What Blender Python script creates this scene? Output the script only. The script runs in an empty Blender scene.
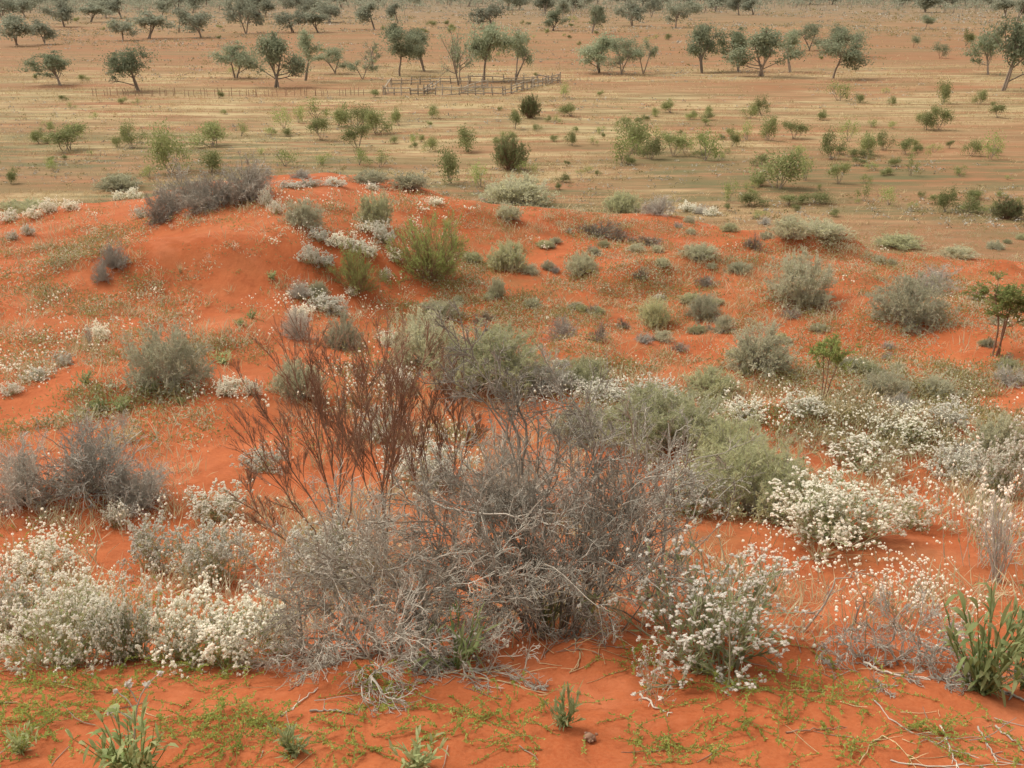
import bpy, math
import numpy as np

# ------------------------------------------------------------------ basics
scene = bpy.context.scene
COL = scene.collection
EYE = np.array([0.0, 0.0, 15.0])
PITCH = math.radians(21.29)
FPX = 1024.0
F_ = np.array([0, math.cos(PITCH), -math.sin(PITCH)])
U_ = np.array([0, math.sin(PITCH), math.cos(PITCH)])
R_ = np.array([1.0, 0, 0])
rng = np.random.default_rng(11)


def sstep(a, b, x):
    t = np.clip((x - a) / (b - a), 0, 1)
    return t * t * (3 - 2 * t)


def hash2(ix, iy, seed):
    n = (ix * 374761393 + iy * 668265263 + seed * 144269503) & 0xffffffff
    n = ((n ^ (n >> 13)) * 1274126177) & 0xffffffff
    n = n ^ (n >> 16)
    return (n & 0xffffff) / float(0x1000000)


def vnoise(x, y, seed=0):
    x = np.asarray(x, float); y = np.asarray(y, float)
    ix = np.floor(x).astype(np.int64); iy = np.floor(y).astype(np.int64)
    fx = x - ix; fy = y - iy
    fx = fx * fx * (3 - 2 * fx); fy = fy * fy * (3 - 2 * fy)
    a = hash2(ix, iy, seed); b = hash2(ix + 1, iy, seed)
    c = hash2(ix, iy + 1, seed); d = hash2(ix + 1, iy + 1, seed)
    return (a + (b - a) * fx) * (1 - fy) + (c + (d - c) * fx) * fy


def fbm(x, y, seed=0, octv=3):
    s = 0; a = 1; t = 0
    for k in range(octv):
        s = s + a * vnoise(x * 2 ** k + 17.3 * k, y * 2 ** k - 9.1 * k, seed + k); t += a; a *= .5
    return s / t


# ------------------------------------------------------------------ terrain
_PY = np.array([-300, -40, -8, -2, 0, 1.5, 2.7, 3.3, 4, 5, 6.5, 8, 11, 14, 17, 21, 24, 28, 34, 45, 58, 72, 90])
_PZ = np.array([-9, -2.6, -1.8, -1.65, -1.66, -2.0, -2.42, -2.56, -2.85, -3.2, -3.55, -3.75, -4.0, -4.15, -4.3, -4.5,
                -4.75, -5.75, -8.1, -12, -14.5, -15, -15])
_yy = np.arange(-60, 110, .05)
_zz = np.interp(_yy, _PY, _PZ)
_k = np.hanning(27); _k /= _k.sum()
_zz[20:-20] = np.convolve(_zz, _k, 'same')[20:-20]
# x, y, height, rx, ry, turn : sand mounds and hollows of the dune
BUMPS = []


def Hbase(x, y, near=True):
    x = np.asarray(x, float); y = np.asarray(y, float)
    z = np.interp(y, _yy, _zz)
    off = np.interp(x / 24.0, [-2.5, -1.0, -.48, -.36, -.26, -.18, -.1, 0, .15, .3, .48, .9, 2.5],
                    [-1.5, -.7, -.42, -.02, .44, .60, .38, .02, -.36, -.85, -1.5, -2.2, -2.6])
    z = z + off * sstep(8, 23, y) * (1 - sstep(36, 60, y))
    dune = 1 - sstep(40, 65, y)
    amp = sstep(4.5, 11, y) * dune
    z = z + amp * .75 * (fbm(x / 4.2, y / 4.2, 3, 2) - .5)
    z = z + (.03 + .22 * amp) * (fbm(x / 1.1, y / 1.1, 8, 2) - .5) * dune
    z = z + (1 - dune) * .5 * (fbm(x / 30, y / 30, 5, 2) - .5)
    for (bx, by, h, rx, ry, tn) in BUMPS:
        c, s = math.cos(tn), math.sin(tn)
        dx = x - bx; dy = y - by
        u = (c * dx + s * dy) / rx; v = (-s * dx + c * dy) / ry
        z = z + h * np.exp(-(u * u + v * v))
    return 15 + z


def Hfull(x, y):
    z = Hbase(x, y)
    n = 1 - sstep(9, 22, np.asarray(y, float))
    z = z + n * (.055 * (fbm(x / .33, y / .33, 21, 2) - .5) + .018 * (fbm(x / .09, y / .09, 25, 2) - .5))
    return z


def ray(px, py):
    return F_ + ((px - 512) / FPX) * R_ - ((py - 384) / FPX) * U_


_TS = np.concatenate([np.geomspace(1.8, 130, 420), np.geomspace(131, 2400, 120)])


def at(px, py):
    """ground point seen at a pixel of the photograph, with its depth"""
    d = ray(px, py)
    P = EYE[None] + _TS[:, None] * d[None]
    g = P[:, 2] - Hbase(P[:, 0], P[:, 1])
    i = int(np.argmax(g < 0)) if (g < 0).any() else len(_TS) - 1
    lo, hi = _TS[max(i - 1, 0)], _TS[i]
    for _ in range(18):
        m = .5 * (lo + hi); q = EYE + m * d
        if q[2] < float(Hbase(q[0], q[1])): hi = m
        else: lo = m
    q = EYE + hi * d
    return np.array([q[0], q[1], float(Hfull(q[0], q[1]))]), hi


def at_plain(px, py):
    d = ray(px, py)
    t = -15.0 / d[2]
    q = EYE + t * d
    return np.array([q[0], q[1], float(Hfull(q[0], q[1]))]), t


def at_many(px, py):
    px = np.asarray(px, float); py = np.asarray(py, float)
    out = np.zeros((len(px), 3)); dep = np.zeros(len(px))
    ts = np.geomspace(1.8, 260, 330)
    for s in range(0, len(px), 4000):
        a = px[s:s + 4000]; b = py[s:s + 4000]
        d = F_[None] + ((a - 512) / FPX)[:, None] * R_ - ((b - 384) / FPX)[:, None] * U_
        lo = np.full(len(a), ts[0]); hi = np.full(len(a), ts[-1]); done = np.zeros(len(a), bool)
        X = d[:, None, 0] * ts; Y = d[:, None, 1] * ts; Z = 15 + d[:, None, 2] * ts
        g = Z - Hbase(X, Y)
        i = np.argmax(g < 0, axis=1); i[~(g < 0).any(axis=1)] = len(ts) - 1
        hi = ts[i]; lo = ts[np.maximum(i - 1, 0)]
        for _ in range(8):
            m = .5 * (lo + hi)
            below = 15 + d[:, 2] * m < Hbase(d[:, 0] * m, d[:, 1] * m)
            hi = np.where(below, m, hi); lo = np.where(below, lo, m)
        q = EYE[None] + hi[:, None] * d
        q[:, 2] = Hfull(q[:, 0], q[:, 1])
        out[s:s + 4000] = q; dep[s:s + 4000] = hi
    return out, dep


def pt(px, py, d):
    return EYE + d * ray(px, py)


def add_bump(px, py, h, rx, ry, tn=0):
    q, d = at(px, py)
    BUMPS.append((q[0], q[1], h, rx, ry, tn))


# long slip ridge of the crest at left, then the hummocks
_new = []
for a in [(275, 246, .42, 2.2, 1.2, -.2), (190, 264, .40, 2.4, .9, .35), (420, 300, -.25, 2.5, 1.5, 0), (620, 330, -.2, 3.0, 1.5, 0), (330, 215, .25, 2.0, 1.5, 0),
          (90, 500, .16, .8, .45, 0), (826, 252, .25, 1.3, .7, 0), (842, 250, .32, .42, .3, .3), (792, 250, .2, .5, .3, 0), (985, 274, .15, 1.2, .5, 0), (1003, 272, .18, .4, .25, 0), (735, 250, .22, .5, .35, 0), (560, 350, .15, .6, .4, 0), (470, 215, .15, .8, .5, 0), (640, 270, .15, .6, .4, 0), (715, 262, .2, 1.2, .6, 0),
          (700, 455, .16, .35, .3, 0), (850, 425, .22, .8, .5, 0), (600, 335, .18, 1.4, .6, 0), (770, 375, .15, 1.2, .5, 0),
          (165, 385, .12, .9, .6, 0), (800, 300, .2, 1.0, .8, 0), (910, 325, .2, 1.0, .8, 0),
          (760, 655, .07, .5, .13, -.1), (870, 660, .06, .5, .12, -.2), (560, 655, .07, .6, .2, 0), (380, 675, .05, .5, .2, .2),
          (840, 575, -.06, .5, .4, 0), (700, 720, .03, .25, .1, 0), (520, 735, .03, .25, .1, .3), (230, 225, .25, 1.6, 1.2, 0)]:
    q, d = at(a[0], a[1]); _new.append((q[0], q[1]) + a[2:])
BUMPS.extend(_new)


# ------------------------------------------------------------------ materials
def nt(name):
    m = bpy.data.materials.new(name); m.use_nodes = True
    t = m.node_tree; t.nodes.clear()
    return m, t


def N(t, kind, **kw):
    n = t.nodes.new(kind)
    for k, v in kw.items(): setattr(n, k, v)
    return n


def mixc(t, fac, a, b, mode='MIX'):
    n = N(t, 'ShaderNodeMix', data_type='RGBA', blend_type=mode)
    for s, v in ((n.inputs[0], fac), (n.inputs[6], a), (n.inputs[7], b)):
        if isinstance(v, (int, float)): s.default_value = v
        elif isinstance(v, tuple): s.default_value = v + (1,) if len(v) == 3 else v
        else: t.links.new(v, s)
    return n.outputs[2]


def noise(t, vec, scale, detail=3, rough=.55):
    n = N(t, 'ShaderNodeTexNoise'); n.inputs['Scale'].default_value = scale
    n.inputs['Detail'].default_value = detail; n.inputs['Roughness'].default_value = rough
    if vec is not None: t.links.new(vec, n.inputs['Vector'])
    return n.outputs['Fac']


def ramp(t, fac, a, b):
    n = N(t, 'ShaderNodeMapRange'); n.interpolation_type = 'SMOOTHSTEP'
    n.inputs[1].default_value = a; n.inputs[2].default_value = b
    t.links.new(fac, n.inputs[0]); return n.outputs[0]


def mul(t, a, b, op='MULTIPLY'):
    n = N(t, 'ShaderNodeMath', operation=op)
    for s, v in ((n.inputs[0], a), (n.inputs[1], b)):
        if isinstance(v, (int, float)): s.default_value = v
        else: t.links.new(v, s)
    return n.outputs[0]


def leafmat(name, c1, c2, transl=.3, rough=.8, c3=None):
    m, t = nt(name)
    g = N(t, 'ShaderNodeNewGeometry'); oi = N(t, 'ShaderNodeObjectInfo')
    col = mixc(t, g.outputs['Random Per Island'], c1, c2)
    tc = N(t, 'ShaderNodeTexCoord')
    nz = ramp(t, noise(t, tc.outputs['Object'], 3.5, 2), .35, .7)
    dark = tuple(x * .72 for x in c1)
    col = mixc(t, mul(t, nz, .5), col, c3 if c3 else dark)
    val = N(t, 'ShaderNodeHueSaturation')
    mr = N(t, 'ShaderNodeMapRange'); mr.inputs[3].default_value = .74; mr.inputs[4].default_value = 1.22
    t.links.new(oi.outputs['Random'], mr.inputs[0]); t.links.new(mr.outputs[0], val.inputs['Value'])
    t.links.new(col, val.inputs['Color']); col = val.outputs[0]
    b = N(t, 'ShaderNodeBsdfPrincipled'); b.inputs['Roughness'].default_value = rough
    b.inputs['Specular IOR Level'].default_value = .2
    t.links.new(col, b.inputs['Base Color'])
    o = N(t, 'ShaderNodeOutputMaterial')
    if transl > 0:
        tr = N(t, 'ShaderNodeBsdfTranslucent'); t.links.new(col, tr.inputs['Color'])
        mx = N(t, 'ShaderNodeMixShader'); mx.inputs[0].default_value = transl
        t.links.new(b.outputs[0], mx.inputs[1]); t.links.new(tr.outputs[0], mx.inputs[2])
        t.links.new(mx.outputs[0], o.inputs['Surface'])
    else:
        t.links.new(b.outputs[0], o.inputs['Surface'])
    return m


M = {}
M['sage'] = leafmat('sage_leaf', (.56, .55, .38), (.72, .69, .51), .5)
M['sage_pale'] = leafmat('pale_sage_leaf', (.55, .54, .36), (.69, .66, .47), .5)
M['sage_green'] = leafmat('green_sage_leaf', (.55, .56, .32), (.70, .68, .43), .5)
M['green'] = leafmat('shrub_green_leaf', (.28, .34, .11), (.42, .45, .18), .5)
M['plain_green'] = leafmat('plain_shrub_leaf', (.25, .265, .11), (.36, .37, .17), .4)
M['tree_leaf'] = leafmat('gum_leaf', (.30, .33, .21), (.41, .43, .295), .45)
M['tree_dark'] = leafmat('dark_gum_leaf', (.22, .25, .155), (.32, .345, .225), .4)
M['tree_far'] = leafmat('hazed_gum_leaf', (.28, .295, .215), (.37, .37, .28), .4)  # distance haze is put into this paler, greyer leaf colour
M['trunk'] = leafmat('tree_bark', (.24, .19, .15), (.34, .27, .22), 0, .9)
M['grey'] = leafmat('dead_grey_wood', (.32, .285, .235), (.50, .455, .385), 0, .9)
M['greyd'] = leafmat('dark_dead_wood', (.25, .21, .17), (.38, .33, .27), 0, .9)
M['greyp'] = leafmat('bleached_wood', (.44, .38, .31), (.60, .53, .45), 0, .9)
M['brown'] = leafmat('brown_twig', (.225, .12, .075), (.34, .20, .135), 0, .9)
M['purple'] = leafmat('grey_violet_twig', (.44, .405, .345), (.60, .555, .485), 0, .9)
M['sagetwig'] = leafmat('sage_twig', (.42, .385, .30), (.56, .51, .41), .1)
M['stem'] = leafmat('pale_herb_stem', (.50, .47, .30), (.64, .59, .41), .2)
M['stemp'] = leafmat('whitish_herb_stem', (.52, .47, .38), (.66, .60, .50), .1)
M['flower'] = leafmat('cream_flower', (.87, .83, .71), (.95, .92, .84), .45, .9, (.88, .84, .73))
M['flowerp'] = leafmat('pink_white_flower', (.90, .84, .74), (.96, .92, .86), .45, .9, (.88, .82, .72))
M['herb'] = leafmat('herb_leaf', (.23, .30, .09), (.38, .42, .16), .4)
M['herbg'] = leafmat('grey_green_herb_leaf', (.30, .34, .20), (.46, .48, .31), .35)
M['herby'] = leafmat('creeping_herb_leaf', (.30, .37, .08), (.46, .47, .14), .45)
M['lush'] = leafmat('broad_herb_leaf', (.22, .31, .11), (.38, .43, .21), .4, .8, (.36, .33, .16))
M['dry'] = leafmat('dry_grass', (.54, .43, .24), (.72, .60, .38), .3)
M['plaingrass'] = leafmat('plain_dry_grass', (.46, .32, .17), (.60, .45, .26), .3)
M['olive'] = leafmat('olive_herb', (.30, .25, .11), (.43, .36, .18), .35)
M['herbo'] = leafmat('dull_herb_leaf', (.30, .30, .10), (.44, .41, .17), .4)
M['herbl'] = leafmat('light_herb_leaf', (.32, .38, .17), (.46, .49, .26), .4)
M['dome'] = leafmat('dark_dome_leaf', (.17, .20, .09), (.27, .29, .14), .4)
M['post'] = leafmat('weathered_timber', (.34, .285, .22), (.46, .39, .32), 0, .9)
M['postr'] = leafmat('rusty_post', (.34, .22, .15), (.42, .28, .20), 0, .9)


def ground_mat():
    m, t = nt('red_sand_and_plain')
    at_ = N(t, 'ShaderNodeAttribute', attribute_name='cover')
    sep = N(t, 'ShaderNodeSeparateColor'); t.links.new(at_.outputs['Color'], sep.inputs[0])
    plain, grass, litter = sep.outputs[0], sep.outputs[1], sep.outputs[2]
    tc = N(t, 'ShaderNodeTexCoord'); P = tc.outputs['Object']
    mp = N(t, 'ShaderNodeMapping'); mp.inputs['Scale'].default_value = (.5, 3.0, 1); t.links.new(P, mp.inputs['Vector'])
    S = mp.outputs[0]
    n1 = ramp(t, noise(t, P, .55, 4), .3, .7)
    n2 = ramp(t, noise(t, P, 4.5, 4, .6), .3, .72)
    n3 = ramp(t, noise(t, P, 60, 3, .6), .35, .65)
    sand = mixc(t, n1, (0.349, 0.089, 0.030), (0.422, 0.127, 0.050))
    sand = mixc(t, mul(t, n2, .75), sand, (0.304, 0.076, 0.028))
    pale = ramp(t, noise(t, P, 1.3, 5, .7), .52, .68)
    sand = mixc(t, mul(t, pale, .45), sand, (.52, .175, .085))
    sand = mixc(t, mul(t, n3, .22), sand, (0.460, 0.170, 0.076))
    # scattered dark debris in the sand
    vz = N(t, 'ShaderNodeTexVoronoi'); vz.inputs['Scale'].default_value = 17; t.links.new(P, vz.inputs['Vector'])
    spk = N(t, 'ShaderNodeMapRange'); spk.inputs[1].default_value = .10; spk.inputs[2].default_value = .04
    t.links.new(vz.outputs['Distance'], spk.inputs[0])
    spm = mul(t, spk.outputs[0], ramp(t, noise(t, P, 1.6, 4), .44, .62))
    sand = mixc(t, mul(t, spm, .7), sand, (0.147, 0.066, 0.031))
    lit = mixc(t, n2, (0.250, 0.125, 0.052), (0.217, 0.143, 0.065))
    lm = mul(t, litter, ramp(t, noise(t, P, 2.2, 5, .65), .38, .62))
    red = ramp(t, noise(t, P, .9, 5, .65), .5, .66)
    sand = mixc(t, mul(t, mul(t, red, litter), .6), sand, (0.269, 0.057, 0.021))
    sand = mixc(t, mul(t, lm, .6), sand, lit)
    # the plain
    m1 = ramp(t, noise(t, S, .035, 5, .6), .3, .7)
    m2 = ramp(t, noise(t, S, .35, 4, .65), .32, .68)
    soil = mixc(t, m1, (0.318, 0.133, 0.068), (0.284, 0.152, 0.083))
    soil = mixc(t, mul(t, m2, .45), soil, (0.180, 0.109, 0.055))
    gr = mixc(t, m2, (.49, .38, .215), (.31, .225, .115))
    gm = mul(t, grass, ramp(t, noise(t, S, .13, 6, .75), .40, .58))
    pl = mixc(t, gm, soil, gr)
    pt_ = ramp(t, noise(t, S, .055, 5, .65), .46, .62)
    pl = mixc(t, mul(t, pt_, .55), pl, (0.182, 0.136, 0.065))
    pl = mixc(t, mul(t, mul(t, litter, ramp(t, noise(t, S, .22, 5, .7), .35, .65)), .9), pl, (0.123, 0.121, 0.059))
    sw = ramp(t, noise(t, S, .9, 4, .7), .56, .68)
    pl = mixc(t, mul(t, sw, .5), pl, (0.119, 0.098, 0.051))
    sepx = N(t, 'ShaderNodeSeparateXYZ'); t.links.new(P, sepx.inputs[0])
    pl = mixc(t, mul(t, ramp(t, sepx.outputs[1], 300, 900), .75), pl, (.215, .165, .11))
    col = mixc(t, plain, sand, pl)
    b = N(t, 'ShaderNodeBsdfPrincipled'); b.inputs['Roughness'].default_value = .95
    b.inputs['Specular IOR Level'].default_value = .1
    t.links.new(col, b.inputs['Base Color'])
    bp = N(t, 'ShaderNodeBump'); bp.inputs['Strength'].default_value = .5; bp.inputs['Distance'].default_value = .03
    hh = mul(t, mul(t, noise(t, P, 26, 5, .65), .5), mul(t, noise(t, P, 6, 4, .6), 1.2), 'ADD')
    wv = N(t, 'ShaderNodeTexWave'); wv.inputs['Scale'].default_value = 2.4; wv.inputs['Distortion'].default_value = 7; wv.inputs['Detail'].default_value = 3; wv.inputs['Detail Scale'].default_value = 1.3; t.links.new(P, wv.inputs['Vector'])
    hh = mul(t, hh, mul(t, wv.outputs['Fac'], .12), 'ADD')
    t.links.new(hh, bp.inputs['Height']); t.links.new(bp.outputs[0], b.inputs['Normal'])
    o = N(t, 'ShaderNodeOutputMaterial'); t.links.new(b.outputs[0], o.inputs['Surface'])
    return m


def project(q):
    v = q - EYE[None]
    d = v @ F_
    d = np.where(np.abs(d) < 1e-3, 1e-3, d)
    return 512 + FPX * (v @ R_) / d, 384 - FPX * (v @ U_) / d, d


# cover masks on the ground, as functions of place
def plain_mask(z): return 1 - sstep(5.2, 9.3, z)


def grass_mask(x, y):
    yw = y * (1 + .16 * (fbm(x / 60, y / 60, 31, 3) - .5))
    g = np.interp(yw, [60, 80, 98, 115, 158, 166, 172, 180, 198, 225, 320, 420, 600, 1500],
                  [.30, .5, .62, .95, 1.0, .75, .15, .95, .7, .10, .12, .3, .25, .2])
    right = sstep(.12, .42, x / np.maximum(y, 1)) * (1 - sstep(115, 160, yw))
    g = g * (1 - .7 * right)
    st = fbm(x / 16, y / 7, 41, 3)
    return np.clip(g * (.35 + 1.3 * sstep(.3, .62, st)), 0, 1)


def litter_mask(x, y, z):
    # olive herb cover: low left of the plain, patches on the dune
    p = plain_mask(z + 3.4 * (fbm(x / 1.8, y / 1.8, 55, 4) - .5))
    far = np.interp(y, [50, 75, 95, 120, 180, 300, 500, 900], [.75, .75, .6, .3, .16, .2, .5, .85])
    left = 1 + .5 * sstep(.1, -.4, x / np.maximum(y, 1)) * (1 - sstep(110, 140, y))
    far = far * left * (.3 + 1.2 * sstep(.35, .65, fbm(x / 22, y / 11, 51, 3)))
    px, py, _ = project(np.stack([x, y, z], -1).reshape(-1, 3))
    px = px.reshape(x.shape); py = py.reshape(x.shape)
    right = .35 + .65 * sstep(330, 520, px + (py - 260) * .6)
    near = .8 * right * sstep(4.2, 6.5, y) * sstep(.34, .56, fbm(x / 1.6, y / 1.6, 61, 3))
    return np.clip(near * (1 - p) + far * p, 0, 1)


# ------------------------------------------------------------------ mesh builder
class MB:
    def __init__(self): self.v = []; self.f = []; self.n = 0

    def add(self, verts, faces, mat=0):
        verts = np.asarray(verts, float).reshape(-1, 3); faces = np.asarray(faces, np.int64)
        if len(faces) == 0: return self
        self.v.append(verts); self.f.append((faces + self.n, mat)); self.n += len(verts)
        return self

    def verts(self): return np.concatenate(self.v) if self.v else np.zeros((0, 3))

    def xform(self, fn): self.v = [fn(a) for a in self.v]; return self

    def mesh(self, name, mats, smooth=True):
        me = bpy.data.meshes.new(name)
        V = self.verts(); me.vertices.add(len(V)); me.vertices.foreach_set('co', V.astype(np.float32).ravel())
        li = np.concatenate([f.ravel() for f, _ in self.f]).astype(np.int32)
        tot = np.concatenate([np.full(len(f), f.shape[1]) for f, _ in self.f]).astype(np.int32)
        mi = np.concatenate([np.full(len(f), k) for f, k in self.f]).astype(np.int32)
        st = np.concatenate([[0], np.cumsum(tot)[:-1]]).astype(np.int32)
        me.loops.add(len(li)); me.loops.foreach_set('vertex_index', li)
        me.polygons.add(len(tot)); me.polygons.foreach_set('loop_start', st)
        try: me.polygons.foreach_set('loop_total', tot)
        except Exception: pass
        me.polygons.foreach_set('material_index', mi)
        me.polygons.foreach_set('use_smooth', np.full(len(tot), smooth))
        for m in (mats if isinstance(mats, (list, tuple)) else [mats]): me.materials.append(m)
        me.update(calc_edges=True); me.validate()
        return me


def unit(v): return v / np.maximum(np.linalg.norm(v, axis=-1, keepdims=True), 1e-9)


def tubes(mb, pts, r0, r1, sides=3, mat=0):
    pts = np.asarray(pts, float); n, k, _ = pts.shape
    if n == 0: return
    ax = unit(pts[:, -1] - pts[:, 0] + 1e-6)
    ref = np.where(np.abs(ax[:, 2:3]) > .8, np.array([[1., 0, 0]]), np.array([[0, 0, 1.]]))
    u = unit(np.cross(ax, ref)); w = np.cross(ax, u)
    rad = np.asarray(r0).reshape(-1, 1) * (1 - np.linspace(0, 1, k))[None] + np.asarray(r1).reshape(-1, 1) * np.linspace(0, 1, k)[None]
    rad = np.broadcast_to(rad, (n, k))
    an = np.arange(sides) * 2 * np.pi / sides
    ring = u[:, None, None] * np.cos(an)[None, None, :, None] + w[:, None, None] * np.sin(an)[None, None, :, None]
    V = pts[:, :, None] + ring * rad[:, :, None, None]
    idx = np.arange(n * k * sides).reshape(n, k, sides)
    a = idx[:, :-1]; b = idx[:, 1:]
    F = np.stack([a, np.roll(a, -1, 2), np.roll(b, -1, 2), b], -1).reshape(-1, 4)
    mb.add(V, F, mat)


def grow(P, D, L, K, wig, grav, rs):
    n = len(P); pts = np.zeros((n, K, 3)); pts[:, 0] = P; d = unit(D)
    step = np.asarray(L).reshape(-1, 1) / (K - 1)
    for i in range(1, K):
        pts[:, i] = pts[:, i - 1] + d * step
        d = unit(d + rs.normal(0, wig, (n, 3)) + np.array([0, 0, grav]))
    return pts


def seglen(pts): return np.linalg.norm(np.diff(pts, axis=1), axis=2).sum(1)


def branch(par, m, t0, t1, ang, ratio, K, wig, grav, rs, up=0.0):
    n, k, _ = par.shape
    ii = np.repeat(np.arange(n), m); t = rs.uniform(t0, t1, n * m) * (k - 1)
    i0 = np.minimum(t.astype(int), k - 2); fr = (t - i0)[:, None]
    a = par[ii, i0]; b = par[ii, i0 + 1]
    P = a + (b - a) * fr; T = unit(b - a)
    r = rs.normal(0, 1, (n * m, 3)); r = unit(r - (r * T).sum(1, keepdims=True) * T)
    an = np.radians(ang) * rs.uniform(.5, 1.3, n * m)[:, None]
    D = T * np.cos(an) + r * np.sin(an) + np.array([0, 0, up])
    L = seglen(par)[ii] * ratio * rs.uniform(.55, 1.25, n * m) * (1.15 - .5 * t / (k - 1))
    return grow(P, D, L, K, wig, grav, rs)


def along(pts, m, t0, t1, rs):
    n, k, _ = pts.shape
    ii = np.repeat(np.arange(n), m); t = rs.uniform(t0, t1, n * m) * (k - 1)
    i0 = np.minimum(t.astype(int), k - 2); fr = (t - i0)[:, None]
    a = pts[ii, i0]; b = pts[ii, i0 + 1]
    return a + (b - a) * fr, unit(b - a)


def leaves(mb, P, D, ln, wd, rs, mat=0):
    n = len(P)
    if n == 0: return
    r = rs.normal(0, 1, (n, 3)); s = unit(np.cross(D, r))
    ln = (np.asarray(ln) * rs.uniform(.6, 1.3, n)).reshape(-1, 1); wd = (np.asarray(wd) * rs.uniform(.7, 1.2, n)).reshape(-1, 1)
    D = unit(D)
    V = np.stack([P, P + D * ln * .5 + s * wd * .5, P + D * ln, P + D * ln * .5 - s * wd * .5], 1)
    mb.add(V, np.arange(n * 4).reshape(n, 4), mat)


def blades(mb, P, D, ln, wd, droop, rs, mat=0, K=4):
    """longer bent leaves: flat strips"""
    n = len(P)
    if n == 0: return
    D = unit(D); side = unit(np.cross(D, np.array([0, 0, 1.]) + rs.normal(0, .25, (n, 3))))
    ln = np.asarray(ln) * rs.uniform(.65, 1.25, n)
    pts = np.zeros((n, K, 3)); pts[:, 0] = P; d = D.copy()
    for i in range(1, K):
        pts[:, i] = pts[:, i - 1] + d * (ln / (K - 1))[:, None]
        d = unit(d + np.array([0, 0, -droop]) + rs.normal(0, .08, (n, 3)))
    prof = np.sin(np.linspace(.12, .97, K) * np.pi) ** .8
    wv = np.asarray(wd) * rs.uniform(.7, 1.2, n)
    off = side[:, None] * (prof[None, :, None] * wv[:, None, None] * .5)
    V = np.stack([pts - off, pts + off], 2)
    idx = np.arange(n * K * 2).reshape(n, K, 2)
    Fq = np.stack([idx[:, :-1, 0], idx[:, :-1, 1], idx[:, 1:, 1], idx[:, 1:, 0]], -1).reshape(-1, 4)
    mb.add(V, Fq, mat)


_ph = (1 + 5 ** .5) / 2
_ICO = unit(np.array([[-1, _ph, 0], [1, _ph, 0], [-1, -_ph, 0], [1, -_ph, 0], [0, -1, _ph], [0, 1, _ph], [0, -1, -_ph], [0, 1, -_ph],
                      [_ph, 0, -1], [_ph, 0, 1], [-_ph, 0, -1], [-_ph, 0, 1]], float))
_ICOF = np.array([[0, 11, 5], [0, 5, 1], [0, 1, 7], [0, 7, 10], [0, 10, 11], [1, 5, 9], [5, 11, 4], [11, 10, 2], [10, 7, 6], [7, 1, 8],
                  [3, 9, 4], [3, 4, 2], [3, 2, 6], [3, 6, 8], [3, 8, 9], [4, 9, 5], [2, 4, 11], [6, 2, 10], [8, 6, 7], [9, 8, 1]])


def balls(mb, P, r, rs, mat=0, jit=.25):
    n = len(P)
    if n == 0: return
    rad = np.asarray(r) * rs.uniform(.65, 1.25, n)
    V = _ICO[None] * rs.uniform(1 - jit, 1 + jit, (n, 12, 1)) * rad[:, None, None] + P[:, None]
    F = (_ICOF[None] + 12 * np.arange(n)[:, None, None]).reshape(-1, 3)
    mb.add(V, F, mat)


def fluff(mb, P, r, rs, petals=9, mat=0):
    """flower heads: a tuft of short ray petals"""
    n = len(P)
    if n == 0: return
    rad = np.repeat(np.asarray(r) * rs.uniform(.7, 1.25, n), petals)
    D = unit(rs.normal(0, 1, (n * petals, 3)) + np.array([0, 0, .5]))
    leaves(mb, np.repeat(P, petals, 0), D, rad, rad * .75, rs, mat)


def dome_dirs(n, thmax, rs, thmin=0):
    ct = rs.uniform(math.cos(math.radians(thmax)), math.cos(math.radians(thmin)), n); st = np.sqrt(1 - ct * ct)
    ph = rs.uniform(0, 2 * np.pi, n)
    return np.stack([st * np.cos(ph), st * np.sin(ph), ct], 1)


def fit(parts, q=99.0):
    """scale a group of builders so that they are 1 high and 1 wide"""
    V = np.concatenate([p.verts() for p in parts])
    h = np.percentile(V[:, 2], 99.6); rr = np.percentile(np.hypot(V[:, 0], V[:, 1]), q) * 2
    s = np.array([1 / rr, 1 / rr, 1 / h])
    for p in parts: p.xform(lambda a: a * s)
# ------------------------------------------------------------------ plant generators: (part name, builder, material)
def gen_saltbush(seed, leafm='sage', twigm='sagetwig', n0=140, m1=7, m2=3, lf=7, th=92, leafsize=.046, up=.0, twr=.004, wig=.10, lmw=.33):
    rs = np.random.default_rng(seed)
    D = dome_dirs(n0, th, rs); P = rs.normal(0, .12, (n0, 3)); P[:, 2] = 0
    lump = .86 + .25 * vnoise(np.arctan2(D[:, 1], D[:, 0]) * 1.5 + seed, D[:, 2] * 3, seed)
    a = grow(P, D, lump * rs.uniform(.78, .98, n0), 6, wig, up, rs)
    b = branch(a, m1, .35, 1, 38, .30, 4, wig, up, rs)
    c = branch(b, m2, .2, 1, 38, .5, 3, wig, up, rs)
    tw = MB(); tubes(tw, a, twr * 1.8, twr * .8, 3); tubes(tw, b, twr, twr * .5, 3); tubes(tw, c, twr * .7, twr * .4, 3)
    fo = MB()
    if lf:
        p, d = along(c, lf, .1, 1, rs); leaves(fo, p, d + rs.normal(0, .5, d.shape), leafsize, leafsize * lmw, rs)
        p, d = along(b, lf, .3, 1, rs); leaves(fo, p, d + rs.normal(0, .5, d.shape), leafsize, leafsize * lmw, rs)
        ok = [tw, fo]
    else: ok = [tw]
    fit(ok, 96)
    out = [('twigs', tw, twigm)]
    if lf: out.append(('foliage', fo, leafm))
    return out


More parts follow.
